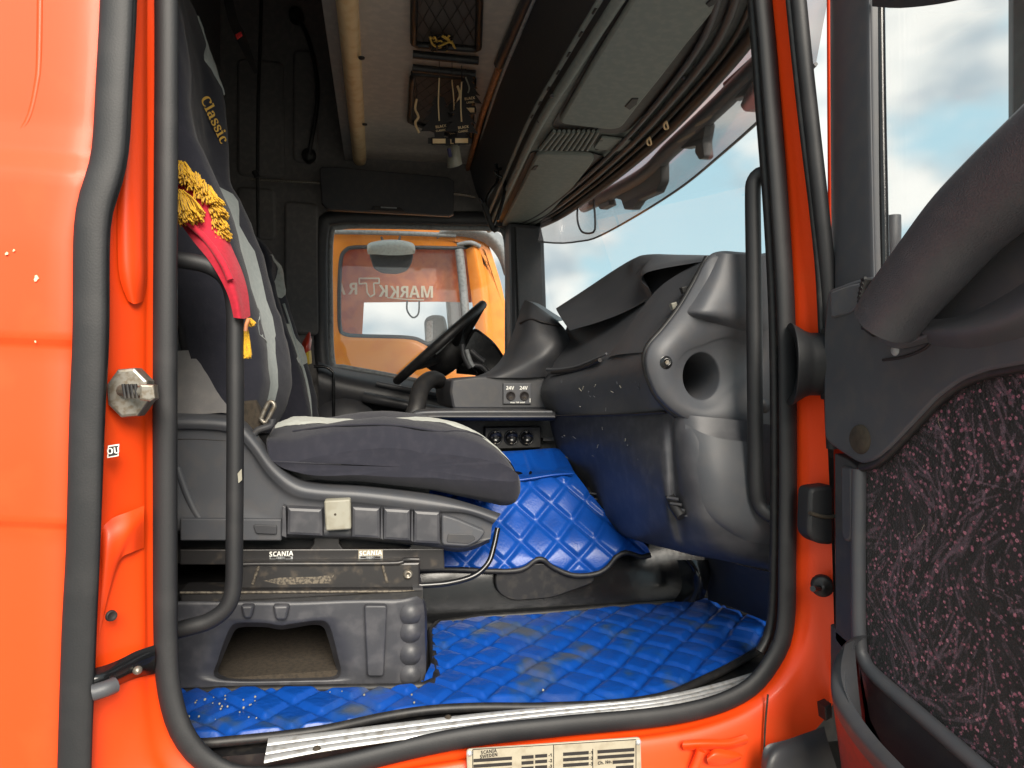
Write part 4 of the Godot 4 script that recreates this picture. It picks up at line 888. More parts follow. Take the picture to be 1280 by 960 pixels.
	# map pocket
	var rimp := PackedVector3Array([WX(1070, 796, 0.675), WX(1058, 802, 0.655), WX(1046, 818, 0.635), WX(1040, 842, 0.62), WX(1042, 868, 0.612), WX(1056, 895, 0.61), WX(1078, 925, 0.61), WX(1108, 958, 0.61), WX(1150, 1004, 0.61), WX(1260, 1120, 0.61)])
	var rim_in := PackedVector3Array()
	for p in rimp: rim_in.append(p + Vector3(0.012, 0.006, 0.014))
	var low := PackedVector3Array(); var rim_low := PackedVector3Array()
	for p in rimp:
		low.append(p + Vector3(0.03, -0.22, 0)); rim_low.append(p + Vector3(0.002, -0.02, -0.002))
	var pk := obj("map_pocket", skin([rim_in, rimp, rim_low], 50, 12), M.plastic_dark, t)
	obj("pocket_face", skin([rim_low, low], 40, 10), M.pink, pk)
	obj("pocket_back", sX([[1037, 780], [1058, 798], [1072, 806], [1090, 900], [1120, 960], [1060, 960], [1037, 860]], 0.69, 0.02, 0.004), M.plastic_dark, pk)
	obj("pocket_fin", skin([plX([[1068, 800], [1072, 850], [1080, 920]], 0.66), plX([[1056, 806], [1052, 850], [1080, 922]], 0.62)], 16, 4), M.plastic, pk)
	# mirror outside the window
	var m := thing("side_mirror", "tall dark mirror housing outside the open door window", "mirror", WX(1290, 100, 0.86))
	var mz := WX(1252, 160, 0.9).z
	obj("housing", slab(rnd([Vector2(mz, 1.86), Vector2(mz + 0.24, 1.86), Vector2(mz + 0.24, 2.6), Vector2(mz, 2.6)], 0.03), xfX(0.9), 0.12, 0.02), M.black, m)
	obj("mirror_arm", tube(PackedVector3Array([WX(1116, 270, 0.80), WX(1116, 300, 0.80), WX(1112, 340, 0.80), WX(1108, 400, 0.77)]), 0.012, 20), M.plastic, m)
	obj("arm_bracket", tube(PackedVector3Array([WX(1108, 400, 0.77), Vector3(0.85, 1.84, WX(1300, 160, 0.85).z)]), 0.018, 8), M.plastic_dark, m)
var wrinkle := FastNoiseLite.new()
func project(p: Vector3) -> Vector2:
	var d := p - EYE
	var zc := d.x * sin(YAW) - d.z * cos(YAW)
	return Vector2(640 + F * (d.x * cos(YAW) + d.z * sin(YAW)) / zc, 480 - F * d.y / zc)
# seat back as a closed loft: front profile fr (x, y up the seat), centre depth zc, half widths
func back_pt(fr: PackedVector3Array, zc: float, hw: float, dep: float, t: float, s: float, off := 0.0) -> Vector3:
	var f := t * (fr.size() - 1)
	var i := mini(int(f), fr.size() - 2)
	var p := cr(fr[maxi(i - 1, 0)], fr[i], fr[i + 1], fr[mini(i + 2, fr.size() - 1)], f - i)
	var w := hw * (1.0 - 0.16 * t * t) * (1.0 if t < 0.9 else sqrt(maxf(0.02, 1.0 - pow((t - 0.9) / 0.1, 2) * 0.6)))
	var bol := 0.035 * smoothstep(0.35, 0.8, absf(s)) * (1.0 - smoothstep(0.6, 0.9, t)) - 0.03 * (1.0 - smoothstep(0.6, 0.9, t))
	var x := p.x + bol - dep * (1.0 - pow(maxf(0.0, 1.0 - pow(absf(s), 4.5)), 1.0 / 4.5)) + off
	var wr := wrinkle.get_noise_3d(p.y * 60.0, s * 14.0, zc * 10.0) * 0.006
	return Vector3(x + wr, p.y, zc + w * s)   # s = 1 is the doorway side
func back_mesh(fr: PackedVector3Array, zc: float, hw: float, dep: float) -> ArrayMesh:
	var g := []
	for j in 61:
		var t := j / 60.0
		var row := PackedVector3Array()
		for i in 41: row.append(back_pt(fr, zc, hw, dep, t, -1.0 + i / 20.0))
		var mid := back_pt(fr, zc, hw, dep, t, 0.0)
		for i in 20:
			var s := 1.0 - (i + 0.5) / 10.0
			var q := back_pt(fr, zc, hw, dep, t, clampf(s, -1, 1))
			row.append(Vector3(mid.x - dep - 0.09 * pow(1.0 - s * s, 0.3), q.y, q.z))
		g.append(row)
	return grid_mesh(g, true, false, true)
func back_find(fr: PackedVector3Array, zc: float, hw: float, dep: float, u: float, v: float) -> Vector2:
	var best := 1e9
	var o := Vector2.ZERO
	for j in 81:
		for i in 41:
			var d := project(back_pt(fr, zc, hw, dep, j / 80.0, -1.0 + i / 20.0)).distance_squared_to(Vector2(u, v))
			if d < best: best = d; o = Vector2(j / 80.0, -1.0 + i / 20.0)
	return o
func back_patch(fr: PackedVector3Array, zc: float, hw: float, dep: float, L: Array, R: Array) -> ArrayMesh:
	# L and R: matching lists of pixels on the left and right edge of a sewn panel
	var cl := PackedVector3Array(); var cR := PackedVector3Array()
	for i in L.size():
		var a := back_find(fr, zc, hw, dep, L[i][0], L[i][1]); var b := back_find(fr, zc, hw, dep, R[i][0], R[i][1])
		cl.append(Vector3(a.x, a.y, 0)); cR.append(Vector3(b.x, b.y, 0))
	cl = resample(cl, 40); cR = resample(cR, 40)
	var g := []
	for k in 9:
		var row := PackedVector3Array()
		for i in 40:
			var q := cl[i].lerp(cR[i], k / 8.0)
			row.append(back_pt(fr, zc, hw, dep, clampf(q.x, 0, 1), clampf(q.y, -0.97, 0.97), 0.004 if k > 0 and k < 8 else 0.001))
		g.append(row)
	return grid_mesh(g)

func cushion_pt(a: float, s: float, off := 0.0) -> Vector3:
	# a: 0 back .. 1 front over the top, 1 .. 2 back along the bottom
	var topc := [[332, 536], [350, 531], [390, 532], [440, 531], [500, 527], [550, 530], [590, 540], [620, 556], [640, 580], [651, 608]]
	var botc := [[651, 608], [650, 632], [638, 641], [600, 634], [540, 620], [460, 608], [400, 602], [370, 588], [350, 566], [332, 536]]
	var src: Array = topc if a <= 1.0 else botc
	var f := (a if a <= 1.0 else a - 1.0) * (src.size() - 1)
	var i := mini(int(f), src.size() - 2)
	var p0 := W(src[maxi(i - 1, 0)][0], src[maxi(i - 1, 0)][1], 1.37); var p1 := W(src[i][0], src[i][1], 1.37)
	var p2 := W(src[i + 1][0], src[i + 1][1], 1.37); var p3 := W(src[mini(i + 2, src.size() - 1)][0], src[mini(i + 2, src.size() - 1)][1], 1.37)
	var p := cr(p0, p1, p2, p3, f - i)
	var c := Vector3(p.x, W(450, 585, 1.37).y, 0)
	var k := pow(maxf(0.0, 1.0 - pow(absf(s), 3.0)), 1.0 / 3.0)
	var cx := W(480, 585, 1.37).x
	var y := c.y + (p.y - c.y) * (0.30 + 0.70 * k)
	if a <= 1.0:
		y += -0.014 * (1.0 - smoothstep(0.2, 0.7, absf(s))) * exp(-pow((a - 0.4) / 0.16, 2.0))
		y += 0.016 * smoothstep(0.3, 0.75, absf(s)) * exp(-pow((a - 0.38) / 0.13, 2.0)) - 0.010 * smoothstep(0.3, 0.8, absf(s)) * exp(-pow((a - 0.12) / 0.1, 2.0))
	var wr := wrinkle.get_noise_3d(p.x * 50.0, s * 12.0, a * 14.0) * 0.005
	return Vector3(cx + (p.x - cx) * (0.95 + 0.05 * k), y + off + wr, -1.60 + 0.27 * s + wr)

func build_passenger_seat():
	wrinkle.seed = 8; wrinkle.frequency = 0.2
	var t := thing("passenger_seat", "passenger seat in navy and light grey covers on a black pedestal box", "seat", Vector3(-0.1, FLOOR, -1.6))
	var g := []
	for j in 33:
		var row := PackedVector3Array()
		for i in 64: row.append(cushion_pt(i / 32.0, -1.0 + j / 16.0))
		g.append(row)
	obj("cushion", grid_mesh(g, true, false, true), M.cloth_dark, t)
	g = []
	for j in 25:
		var row := PackedVector3Array()
		for i in 48:
			var a := lerpf(0.03, 0.97, i / 47.0)
			var edge := lerpf(0.56, 0.36, smoothstep(0.05, 0.35, a))
			edge = lerpf(edge, 0.84, smoothstep(0.48, 0.95, a))
			var e := 0.003 if j > 0 and j < 24 else 0.0005
			row.append(cushion_pt(a, lerpf(-edge, edge, j / 24.0), e) + Vector3(0.003 * smoothstep(0.7, 1.0, a), 0, 0))
		g.append(row)
	obj("cushion_panel", grid_mesh(g), M.cloth_white, t)
	var seam := PackedVector3Array()
	for q in [[0.15, 0.70], [0.28, 0.80], [0.42, 0.90], [0.55, 0.88], [0.62, 0.76], [0.72, 0.62], [0.85, 0.58]]: seam.append(cushion_pt(q[0], q[1], 0.001))
	obj("cushion_seam", tube(seam, 0.0022, 40, false, 6), M.cloth_dark, t)
	# backrest
	var fr := PackedVector3Array()
	for q in [[346, 535], [362, 500], [366, 470], [360, 430], [346, 380], [330, 320], [306, 262], [291, 228], [286, 160], [278, 110], [256, 42], [240, 4], [222, -40], [196, -70]]: fr.append(W(q[0], q[1], 1.80))
	obj("backrest", back_mesh(fr, -1.60, 0.235, 0.055), M.cloth_dark, t)
	obj("back_stripe", back_patch(fr, -1.60, 0.235, 0.055, [[247, 188], [256, 225], [270, 265], [290, 310], [308, 360], [318, 410], [323, 450], [322, 500]], [[249, 188], [287, 240], [303, 285], [320, 325], [334, 370], [343, 410], [347, 450], [344, 500]]), M.cloth_light, t)
	obj("head_stripe", back_patch(fr, -1.60, 0.235, 0.055, [[245, 20], [252, 45], [254, 68], [264, 92], [277, 118]], [[247, 20], [262, 46], [268, 68], [274, 92], [279, 120]]), M.cloth_light, t)
	var qa := back_find(fr, -1.60, 0.235, 0.055, 252, 124); var qb := back_find(fr, -1.60, 0.235, 0.055, 277, 170)
	var pa := back_pt(fr, -1.60, 0.235, 0.055, qa.x, qa.y, 0.006); var pb := back_pt(fr, -1.60, 0.235, 0.055, qb.x, qb.y, 0.006)
	var ex := (pb - pa).normalized()
	var nn := (EYE - pa).normalized() + Vector3(0.6, 0, 0)
	nn = (nn - ex * nn.dot(ex)).normalized()
	text("Classic", pa.distance_to(pb) / 2.9, M.gold, (pa + pb) / 2 + nn * 0.004, t, Basis(ex, nn.cross(ex), nn), true, "embroidered_name", true)
	# side shell
	var T := [[200, 516], [262, 516], [300, 522], [322, 543], [345, 574], [372, 596], [400, 603], [460, 607], [540, 617], [590, 630], [626, 642]]
	var B := [[200, 650], [240, 668], [290, 670], [310, 670], [330, 670], [350, 670], [380, 670], [450, 672], [530, 680], [578, 686], [612, 674]]
	var rowsT := []
	for o in [[0, 0, 1.40], [0, 1, 1.365], [-2, 6, 1.328], [-5, 13, 1.319], [-8, 20, 1.323], [-11, 28, 1.332]]:
		var c := []
		for q in T: c.append([q[0] + o[0], q[1] + o[1] * (1.0 if q[0] < 580 else 0.55), o[2]])
		rowsT.append(pl(c))
	var mid := []; var low := []; var back := []
	for k in T.size():
		mid.append([lerpf(T[k][0] - 11, B[k][0], 0.6), lerpf(T[k][1] + 28, B[k][1], 0.6), 1.334]); low.append([B[k][0], B[k][1], 1.334]); back.append([B[k][0], B[k][1] + 4, 1.38])
	rowsT.append(pl(mid)); rowsT.append(pl(low)); rowsT.append(pl(back))
	obj("side_shell", skin(rowsT, 90, 70), M.plastic, t)
	obj("shell_groove", tube(plD([[222, 584], [236, 622], [250, 648], [268, 658], [350, 660]], 1.337), 0.007, 30), M.plastic, t)
	obj("shell_line", tube(plD([[222, 549], [250, 549], [300, 552]], 1.3345), 0.0025, 12, false, 6), M.ink, t)
	obj("control_bar", sD([[225, 648], [352, 649], [352, 676], [225, 676]], 1.322, 0.03, 0.008, 0.003), M.plastic, t)
	obj("bar_slot", sD([[316, 656], [346, 657], [346, 668], [320, 667]], 1.3165, 0.004, 0.001, 0.004), M.plastic_dark, t)
	for a in [[353, 357, 632, 672], [359, 403, 634, 671], [440, 475, 633, 674], [476.5, 478, 635, 675], [479.5, 513, 635, 677], [514.5, 516, 638, 678], [517.5, 550, 638, 681]]:
		obj("control_bar", sD([[a[0], a[2]], [a[1], a[2] + 2], [a[1] + 1, a[3]], [a[0] - 1, a[3] - 2]], 1.310, 0.04, 0.006 if a[1] - a[0] > 10 else 0.001, 0.0), M.plastic_blue, t)
	obj("bar_end", sD([[552, 643], [570, 648], [598, 660], [608, 664], [600, 676], [584, 684], [552, 682]], 1.312, 0.04, 0.012, 0.008), M.plastic, t)
	obj("bar_slot", sD([[560, 667], [590, 668], [595, 674], [586, 680], [558, 678]], 1.311, 0.004, 0.001, 0.004), M.plastic_dark, t)
	var sw := obj("switch", sD([[405, 626], [438, 624], [439, 662], [407, 664]], 1.298, 0.03, 0.004, 0.004), M.cream, t)
	obj("switch_dot", lathe([[0.0001, 0.0005], [0.0022, 0.0005]], W(419, 643, 1.298), Vector3(0, 0, 1), 10), M.brown, sw)
	# suspension plates
	obj("plate_bar", sD([[225, 687], [555, 686], [556, 712], [516, 713], [514, 706], [225, 706]], 1.35, 0.012, 0.002), M.steel_dark, t)
	obj("plate_post", sD([[392, 660], [424, 660], [424, 680], [430, 688], [386, 688], [392, 680]], 1.352, 0.01, 0.002), M.steel_dark, t)
	obj("plate_post", sD([[514, 670], [555, 672], [555, 690], [506, 690], [513, 684]], 1.352, 0.01, 0.002), M.steel_dark, t)
	for a in [[336, 688, 367, 700, true], [448, 687, 478.5, 699.5, false]]:
		var st := obj("sticker", sD([[a[0], a[1]], [a[2], a[1]], [a[2], a[3]], [a[0], a[3]]], 1.3488, 0.0006, 0.0), M.ink if a[4] else M.plate, t)
		obj("sticker_band", sD([[a[0] + 1, a[3] - 4.5], [a[2] - 1, a[3] - 4.5], [a[2] - 1, a[3] - 1], [a[0] + 1, a[3] - 1]], 1.3480, 0.0004, 0.0), M.grey, st)
		text("SCANIA", 0.0115, M.white_ink, W((a[0] + a[2]) / 2.0, a[1] + 4.2, 1.3478), st)
		for k in 2: obj("sticker_block", sD([[a[0] + 2.5 + k * 18, a[3] - 4], [a[0] + 9.5 + k * 18, a[3] - 4], [a[0] + 9.5 + k * 18, a[3] - 1.8], [a[0] + 2.5 + k * 18, a[3] - 1.8]], 1.3474, 0.0003, 0.0), M.ink, st)
		text("1371084", 0.0045, M.ink, W((a[0] + a[2]) / 2.0, a[3] - 2.8, 1.3472), st, Basis(), false)
	obj("upper_rail", sD([[296, 706], [525, 703], [525, 736], [296, 737]], 1.315, 0.05, 0.004), M.steel_dark, t)
	obj("rail_flange", tube(plD([[300, 706], [324, 705], [492, 704], [500, 700], [524, 699]], 1.314), 0.004, 24, false, 8), M.steel_dark, t)
	for a in [[324, 706, 316, 730], [478, 706, 484, 728]]: obj("rail_crease", tube(plD([[a[0], a[1]], [a[2], a[3]]], 1.315), 0.003, 4, false, 6), M.dusty, t)
	obj("rail_scrape", sD([[330, 726], [350, 722], [395, 721], [418, 718], [412, 729], [350, 731]], 1.3145, 0.0006, 0.0), M.dusty, t)
	var bolt := obj("rail_bolt", lathe([[0.0001, 0.001], [0.003, 0.001], [0.004, 0.006], [0.007, 0.005], [0.009, 0.0]], W(510, 718, 1.314), Vector3(0, 0, 1), 14), M.steel, t)
	obj("lower_rail", sD([[225, 740], [520, 738], [521, 753], [225, 755]], 1.30, 0.06, 0.004), M.steel_dark, t)
	obj("rail_lip", tube(plD([[225, 741], [519, 739]], 1.300), 0.0025, 6, false, 6), M.dusty, t)
	obj("height_lever", tube(pl([[524, 732, 1.32], [560, 729, 1.32], [592, 720, 1.32], [610, 704, 1.33], [617, 684, 1.34], [622, 660, 1.35]]), 0.0055, 40, false, 8), M.black_gloss, t)
	# suspension core, dark block inside
	obj("suspension_core", box(Vector3(-0.42, 1.45, -1.40), Vector3(0.10, 1.66, -1.82)), M.black, t)
	obj("seat_pan", box(Vector3(-0.40, 1.60, -1.38), Vector3(0.18, 1.63, -1.84)), M.black, t)
	# pedestal box with its open window
	var hole := plD([[268, 846], [272, 825], [280, 800], [288, 783], [298, 778], [330, 778], [350, 781], [366, 779], [396, 775], [410, 778], [417, 795], [423, 820], [427, 840], [420, 849], [380, 851], [300, 852]], 1.275)
	var hole_in := plD([[274, 842], [278, 824], [286, 804], [294, 788], [304, 784], [332, 784], [350, 787], [366, 785], [392, 781], [404, 784], [410, 798], [416, 820], [420, 836], [414, 844], [378, 846], [302, 847]], 1.31)
	var outl := plD([[150, 858], [150, 830], [150, 800], [150, 765], [150, 753], [300, 752], [345, 752], [380, 752], [440, 750], [500, 749], [527, 749], [531, 800], [532, 850], [528, 857], [430, 859], [300, 859]], 1.275)
	var outb := plD([[150, 858], [150, 830], [150, 800], [150, 765], [150, 753], [300, 752], [345, 752], [380, 752], [440, 750], [500, 749], [530, 749], [534, 800], [535, 850], [530, 857], [430, 859], [300, 859]], 1.40)
	obj("pedestal", skin([hole_in, hole, outl, outb], 120, 16, true, true, false), M.plastic_blue, t)
	var bx := outl[11].x
	obj("pedestal_front", box(Vector3(bx - 0.02, FLOOR + 0.0, -1.30), Vector3(bx - 0.002, outl[5].y, -1.84)), M.plastic_dark, t)
	obj("pedestal_top", box(Vector3(-0.5, outl[5].y - 0.02, -1.29), Vector3(bx - 0.003, outl[5].y - 0.004, -1.84)), M.black, t)
	obj("pedestal_back", box(Vector3(-0.5, FLOOR, -1.82), Vector3(bx - 0.02, outl[5].y - 0.03, -1.85)), M.plastic_dark, t)
	obj("pedestal_carpet", box(Vector3(-0.5, FLOOR - 0.01, -1.30), Vector3(bx - 0.025, FLOOR + 0.012, -1.82)), M.brown, t)
	for a in [[300, 318, 757, 774], [340, 362, 757, 776], [455, 484, 757, 846]]:
		obj("pedestal_rib", sD([[a[0], a[2]], [a[1], a[2]], [a[1] - 4, a[3]], [a[0] + 4, a[3]]], 1.262, 0.02, 0.008, 0.006), M.plastic_blue, t)
	for v in [768, 790, 818, 844]:
		obj("pedestal_bump", lathe([[0.0001, 0.009], [0.009, 0.008], [0.017, 0.003], [0.022, -0.004]], W(516, v, 1.275), Vector3(0.3, 0, 1), 18), M.plastic_blue, t)
	# belt buckle and stalk
	var bk := obj("belt_buckle", tube(plD([[326, 524], [336, 503], [343, 506], [340, 514], [332, 528], [326, 524]], 1.36), 0.0042, 24, false, 8), M.steel, t)
	obj("buckle_stalk", tube(plD([[316, 546], [322, 538], [338, 532], [340, 524]], 1.35), 0.0065, 16), M.plastic_dark, t)
	obj("recliner_cover", sD([[300, 500], [320, 500], [330, 530], [318, 545], [300, 540]], 1.37, 0.03, 0.006), M.brown, t)
	obj("back_shell", skin([pl([[205, 440, 1.40], [240, 438, 1.38], [262, 445, 1.38], [280, 470, 1.38], [290, 500, 1.38]]), pl([[205, 520, 1.38], [240, 518, 1.36], [262, 517, 1.36], [280, 516, 1.36], [296, 520, 1.36]])], 20, 8), M.lining, t)

func build_driver_area():
	var t := thing("driver_seat", "driver seat with black and white covers beside the far window", "seat", Vector3(-0.3, FLOOR, -2.7))
	var fr := PackedVector3Array()
	for q in [[404, 580], [402, 545], [400, 520], [394, 485], [384, 448], [371, 410], [361, 380], [357, 360], [356, 342], [350, 328], [338, 316], [322, 308]]: fr.append(W(q[0], q[1], 2.88))
	obj("backrest", back_mesh(fr, -2.7, 0.21, 0.07), M.cloth_dark, t)
	obj("headrest_panel", back_patch(fr, -2.7, 0.21, 0.07, [[336, 318], [344, 330], [345, 345], [342, 362], [346, 372]], [[340, 318], [352, 332], [356, 346], [355, 362], [352, 374]]), M.cloth_white, t)
	obj("back_panel", back_patch(fr, -2.7, 0.21, 0.07, [[358, 405], [362, 425], [370, 450], [374, 470]], [[362, 405], [372, 425], [379, 450], [380, 472]]), M.cloth_white, t)
	var pip := PackedVector3Array()
	for q in [[352, 380], [362, 410], [372, 440], [380, 470], [386, 500], [388, 530]]:
		var s := back_find(fr, -2.7, 0.21, 0.07, q[0], q[1]); pip.append(back_pt(fr, -2.7, 0.21, 0.07, s.x, s.y, 0.004))
	obj("piping", tube(pip, 0.005, 30), M.cloth_light, t)
	obj("cushion", slab(rnd([Vector2(-0.35, 1.5), Vector2(0.22, 1.5), Vector2(0.24, 1.6), Vector2(-0.3, 1.63)], 0.05), xfD(2.45), 0.5, 0.04, 4), M.cloth_dark, t)
	obj("pedestal", box(Vector3(-0.3, FLOOR - 0.01, -2.87), Vector3(0.15, 1.52, -2.95)), M.black, t)
	# steering wheel
	var w := thing("steering_wheel", "black steering wheel tilted towards the driver seat", "steering wheel", W(552, 426, 2.72))
	var c := W(550, 428, 2.72)
	var a := W(607, 376, 2.72) - W(497, 474, 2.72)
	var rad := a.length() / 2 - 0.01
	var d1 := a.normalized(); var d2 := Vector3(0, 0, 1)
	var nrm := d1.cross(d2).normalized()
	if nrm.x < 0: nrm = -nrm
	var ringp := PackedVector3Array()
	for k in 24: ringp.append(c + d1 * cos(TAU * k / 24) * rad + d2 * sin(TAU * k / 24) * rad)
	obj("rim", tube(ringp, 0.017, 96, true, 12), M.black, w)
	for an in [0.35, 1.2, PI - 0.35 + 0.2, PI + 0.7, -0.7]:
		var e: Vector3 = c + d1 * sin(an) * rad + d2 * cos(an) * rad
		obj("spoke", tube(PackedVector3Array([e, e.lerp(c, 0.5) + nrm * 0.035, c + nrm * 0.055]), 0.016, 16, false, 8), M.black, w)
	obj("hub", lathe([[0.0001, -0.005], [0.09, 0.005], [0.105, 0.03], [0.095, 0.07], [0.07, 0.11], [0.0001, 0.12]], c - nrm * 0.0, nrm, 28), M.black, w)
	obj("hub_badge_rim", tube(PackedVector3Array([c + d1 * 0.06 + d2 * 0.09 + nrm * 0.02, c - d1 * 0.05 + d2 * 0.1 + nrm * 0.02]), 0.004, 6), M.grey, w)
	obj("column", tube(PackedVector3Array([c + nrm * 0.1, W(606, 458, 2.72), W(620, 480, 2.75), W(640, 520, 2.8)]), 0.045, 20), M.black, w)
	obj("column_cover", slab(rnd([Vector2(c.x + 0.06, c.y - 0.05), Vector2(c.x + 0.12, c.y + 0.06), Vector2(c.x + 0.2, c.y + 0.0), Vector2(c.x + 0.26, c.y - 0.09), Vector2(c.x + 0.15, c.y - 0.13)], 0.03), xfD(2.64), 0.16, 0.02), M.black_gloss, w)
	for q in [[[588, 438], [598, 447], [605, 452]], [[578, 430], [580, 445], [588, 460]], [[592, 456], [602, 458], [610, 466]]]:
		obj("stalk", tube(plD(q, 2.56), 0.010, 12), M.plastic_dark, w)
	obj("stalk_tip", tube(plD([[583, 437], [588, 452], [592, 458]], 2.55), 0.008, 10), M.grey, w)
func quilt(p: float, q: float, cell: float) -> float:
	var a := absf(sin(PI * (p + q) / cell)); var b := absf(sin(PI * (p - q) / cell))
	return smoothstep(0.0, 0.55, a) * smoothstep(0.0, 0.55, b) * 0.75 + 0.25 * sqrt(a * b)
func build_mats():
	# floor mat
	var back := plY([[205, 866], [300, 864], [420, 862], [500, 861], [530, 859], [546, 852], [542, 825], [538, 790], [548, 780], [600, 773], [660, 769], [700, 766], [760, 760], [820, 756], [880, 752], [900, 757], [930, 770], [960, 782], [985, 790]], FLOOR)
	var front := plY([[205, 900], [232, 928], [300, 926], [400, 914], [480, 897], [540, 888], [600, 885], [660, 885], [700, 884], [750, 882], [800, 877], [840, 868], [880, 850], [905, 838], [930, 824], [945, 815], [960, 806], [975, 799], [985, 796]], FLOOR)
	var t := thing("floor_mat", "blue quilted floor mat with black binding in the passenger footwell", "mat", Vector3(0.3, FLOOR, -1.3))
	var g := skin_grid([back, front], 420, 110, false, false, false)
	var fn := FastNoiseLite.new()
	fn.seed = 4; fn.frequency = 3.0
	for j in g.size():
		var row: PackedVector3Array = g[j]
		for i in row.size():
			var p := row[i]
			var e := minf(1.0, minf(j, g.size() - 1 - j) / 5.0)
			row[i] = p + Vector3(0, (quilt(p.x + fn.get_noise_2d(p.x, p.z) * 0.01, p.z * 0.9, 0.086) * 0.009 + fn.get_noise_2d(p.x * 1.3, p.z * 1.3) * 0.006) * e + 0.002, 0)
		g[j] = row
	obj("quilted_cover", grid_mesh(g), M.quilt, t)
	var fb := PackedVector3Array()
	for p in front: fb.append(p + Vector3(0, 0.003, 0.004))
	obj("binding", tube(fb, 0.0075, 120, false, 8), M.black, t)
	var bb := PackedVector3Array()
	for p in back: bb.append(p + Vector3(0, 0.002, 0))
	obj("binding", tube(bb, 0.0075, 200, false, 8, false), M.black, t)
	var rg := RandomNumberGenerator.new()
	rg.seed = 9
	for k in 32:
		var q := WY(rg.randf_range(225, 330) if k < 26 else rg.randf_range(340, 800), rg.randf_range(868, 900) if k < 26 else rg.randf_range(862, 878), FLOOR + 0.013)
		var r := rg.randf_range(0.0009, 0.0022)
		obj("crumb", lathe([[0.0001, r], [r, 0.2 * r], [r * 0.7, -r]], q, Vector3(rg.randf(), 1, rg.randf()), 5), M.cream, t)
	# mat over the tunnel
	var u := thing("tunnel_mat", "blue quilted mat hanging over the black engine tunnel", "mat", Vector3(0.35, 1.35, -1.7))
	var rows := []
	rows.append(pl([[500, 556, 2.0], [560, 560, 2.0], [610, 564, 1.98], [650, 563, 1.96], [690, 560, 1.94], [702, 562, 1.93]]))
	rows.append(pl([[500, 575, 1.86], [560, 580, 1.86], [610, 590, 1.85], [650, 592, 1.84], [690, 585, 1.83], [712, 582, 1.82]]))
	rows.append(pl([[500, 600, 1.74], [560, 602, 1.73], [610, 604, 1.72], [650, 602, 1.72], [695, 596, 1.72], [722, 598, 1.72]]))
	rows.append(pl([[500, 650, 1.655], [560, 650, 1.655], [610, 650, 1.65], [670, 648, 1.65], [720, 642, 1.65], [760, 645, 1.655]]))
	rows.append(pl([[500, 690, 1.61], [560, 688, 1.605], [610, 688, 1.60], [670, 688, 1.595], [740, 680, 1.59], [800, 676, 1.585]]))
	rows.append(pl([[500, 712, 1.585], [560, 710, 1.585], [610, 712, 1.58], [640, 712, 1.58], [656, 708, 1.58], [668, 699, 1.58], [678, 698, 1.58], [692, 708, 1.58], [715, 717, 1.575], [742, 716, 1.572], [758, 708, 1.57], [770, 694, 1.57], [784, 689, 1.57], [800, 694, 1.57], [812, 692, 1.57]]))
	var gg := skin_grid(rows, 240, 150)
	var arc := 0.0
	for j in gg.size():
		var row: PackedVector3Array = gg[j]
		if j > 0: arc += row[120].distance_to(gg[j - 1][120]) if j == 1 else 0.0
		for i in row.size():
			var p := row[i]
			var along := p.y * 1.0 - p.z * 0.0
			var e := minf(1.0, minf(j, gg.size() - 1 - j) / 6.0)
			var q := quilt(p.x + 0.02, (1.8 - p.y) * 1.12 + maxf(0, -p.z - 1.74) * 0.5, 0.086)
			row[i] = p + Vector3(-0.1, 0.35, 0.93) * (q * 0.009 * e) + Vector3(0, 0, 0.004)
		gg[j] = row
	obj("quilted_cover", grid_mesh(gg), M.quilt_clean, u)
	var hem := PackedVector3Array()
	for p in resample(rows[5], 80): hem.append(p + Vector3(0, -0.002, 0.005))
	obj("binding", tube(hem, 0.0065, 120, false, 8), M.black, u)
	var top_seam := PackedVector3Array()
	for q in [[612, 602, 1.705], [650, 600, 1.705], [690, 594, 1.705], [716, 592, 1.71]]: top_seam.append(W(q[0], q[1], q[2]))
	obj("seam", tube(top_seam, 0.003, 30, false, 6), M.quilt_clean, u)

func build_handles():
	var a := thing("rear_grab_handle", "long black bent grab handle beside the passenger seat", "handle", W(293, 560, 1.13))
	obj("bar", tube(pl([[200, 322, 1.13], [232, 326, 1.13], [262, 333, 1.13], [284, 350, 1.13], [293, 382, 1.13], [294, 440, 1.13], [294, 560, 1.13], [293, 680, 1.13], [292, 730, 1.13], [284, 758, 1.13], [262, 776, 1.13], [232, 785, 1.13], [200, 794, 1.13]]), 0.0125, 120, false, 14), M.rubber, a)
	obj("wear_mark", sD([[297, 592], [302, 586], [302.5, 600], [298, 604]], 1.1185, 0.001, 0.0), M.cream, a)
	var b := thing("front_grab_handle", "slim black vertical grab handle in front of the dashboard end panel", "handle", W(942, 430, 1.13))
	obj("bar", tube(pl([[970, 224, 1.11], [960, 218, 1.12], [950, 218, 1.125], [943, 226, 1.13], [941, 244, 1.13], [942, 330, 1.13], [943, 430, 1.13], [944, 540, 1.13], [945, 606, 1.13], [949, 630, 1.13], [960, 642, 1.12], [974, 646, 1.11]]), 0.0132, 120, false, 14), M.rubber, b)
	obj("mount", lathe([[0.02, -0.01], [0.02, 0.004], [0.014, 0.01], [0.0001, 0.01]], W(970, 645, 1.115), Vector3(-1, 0, 0.3), 18), M.plastic_dark, b)

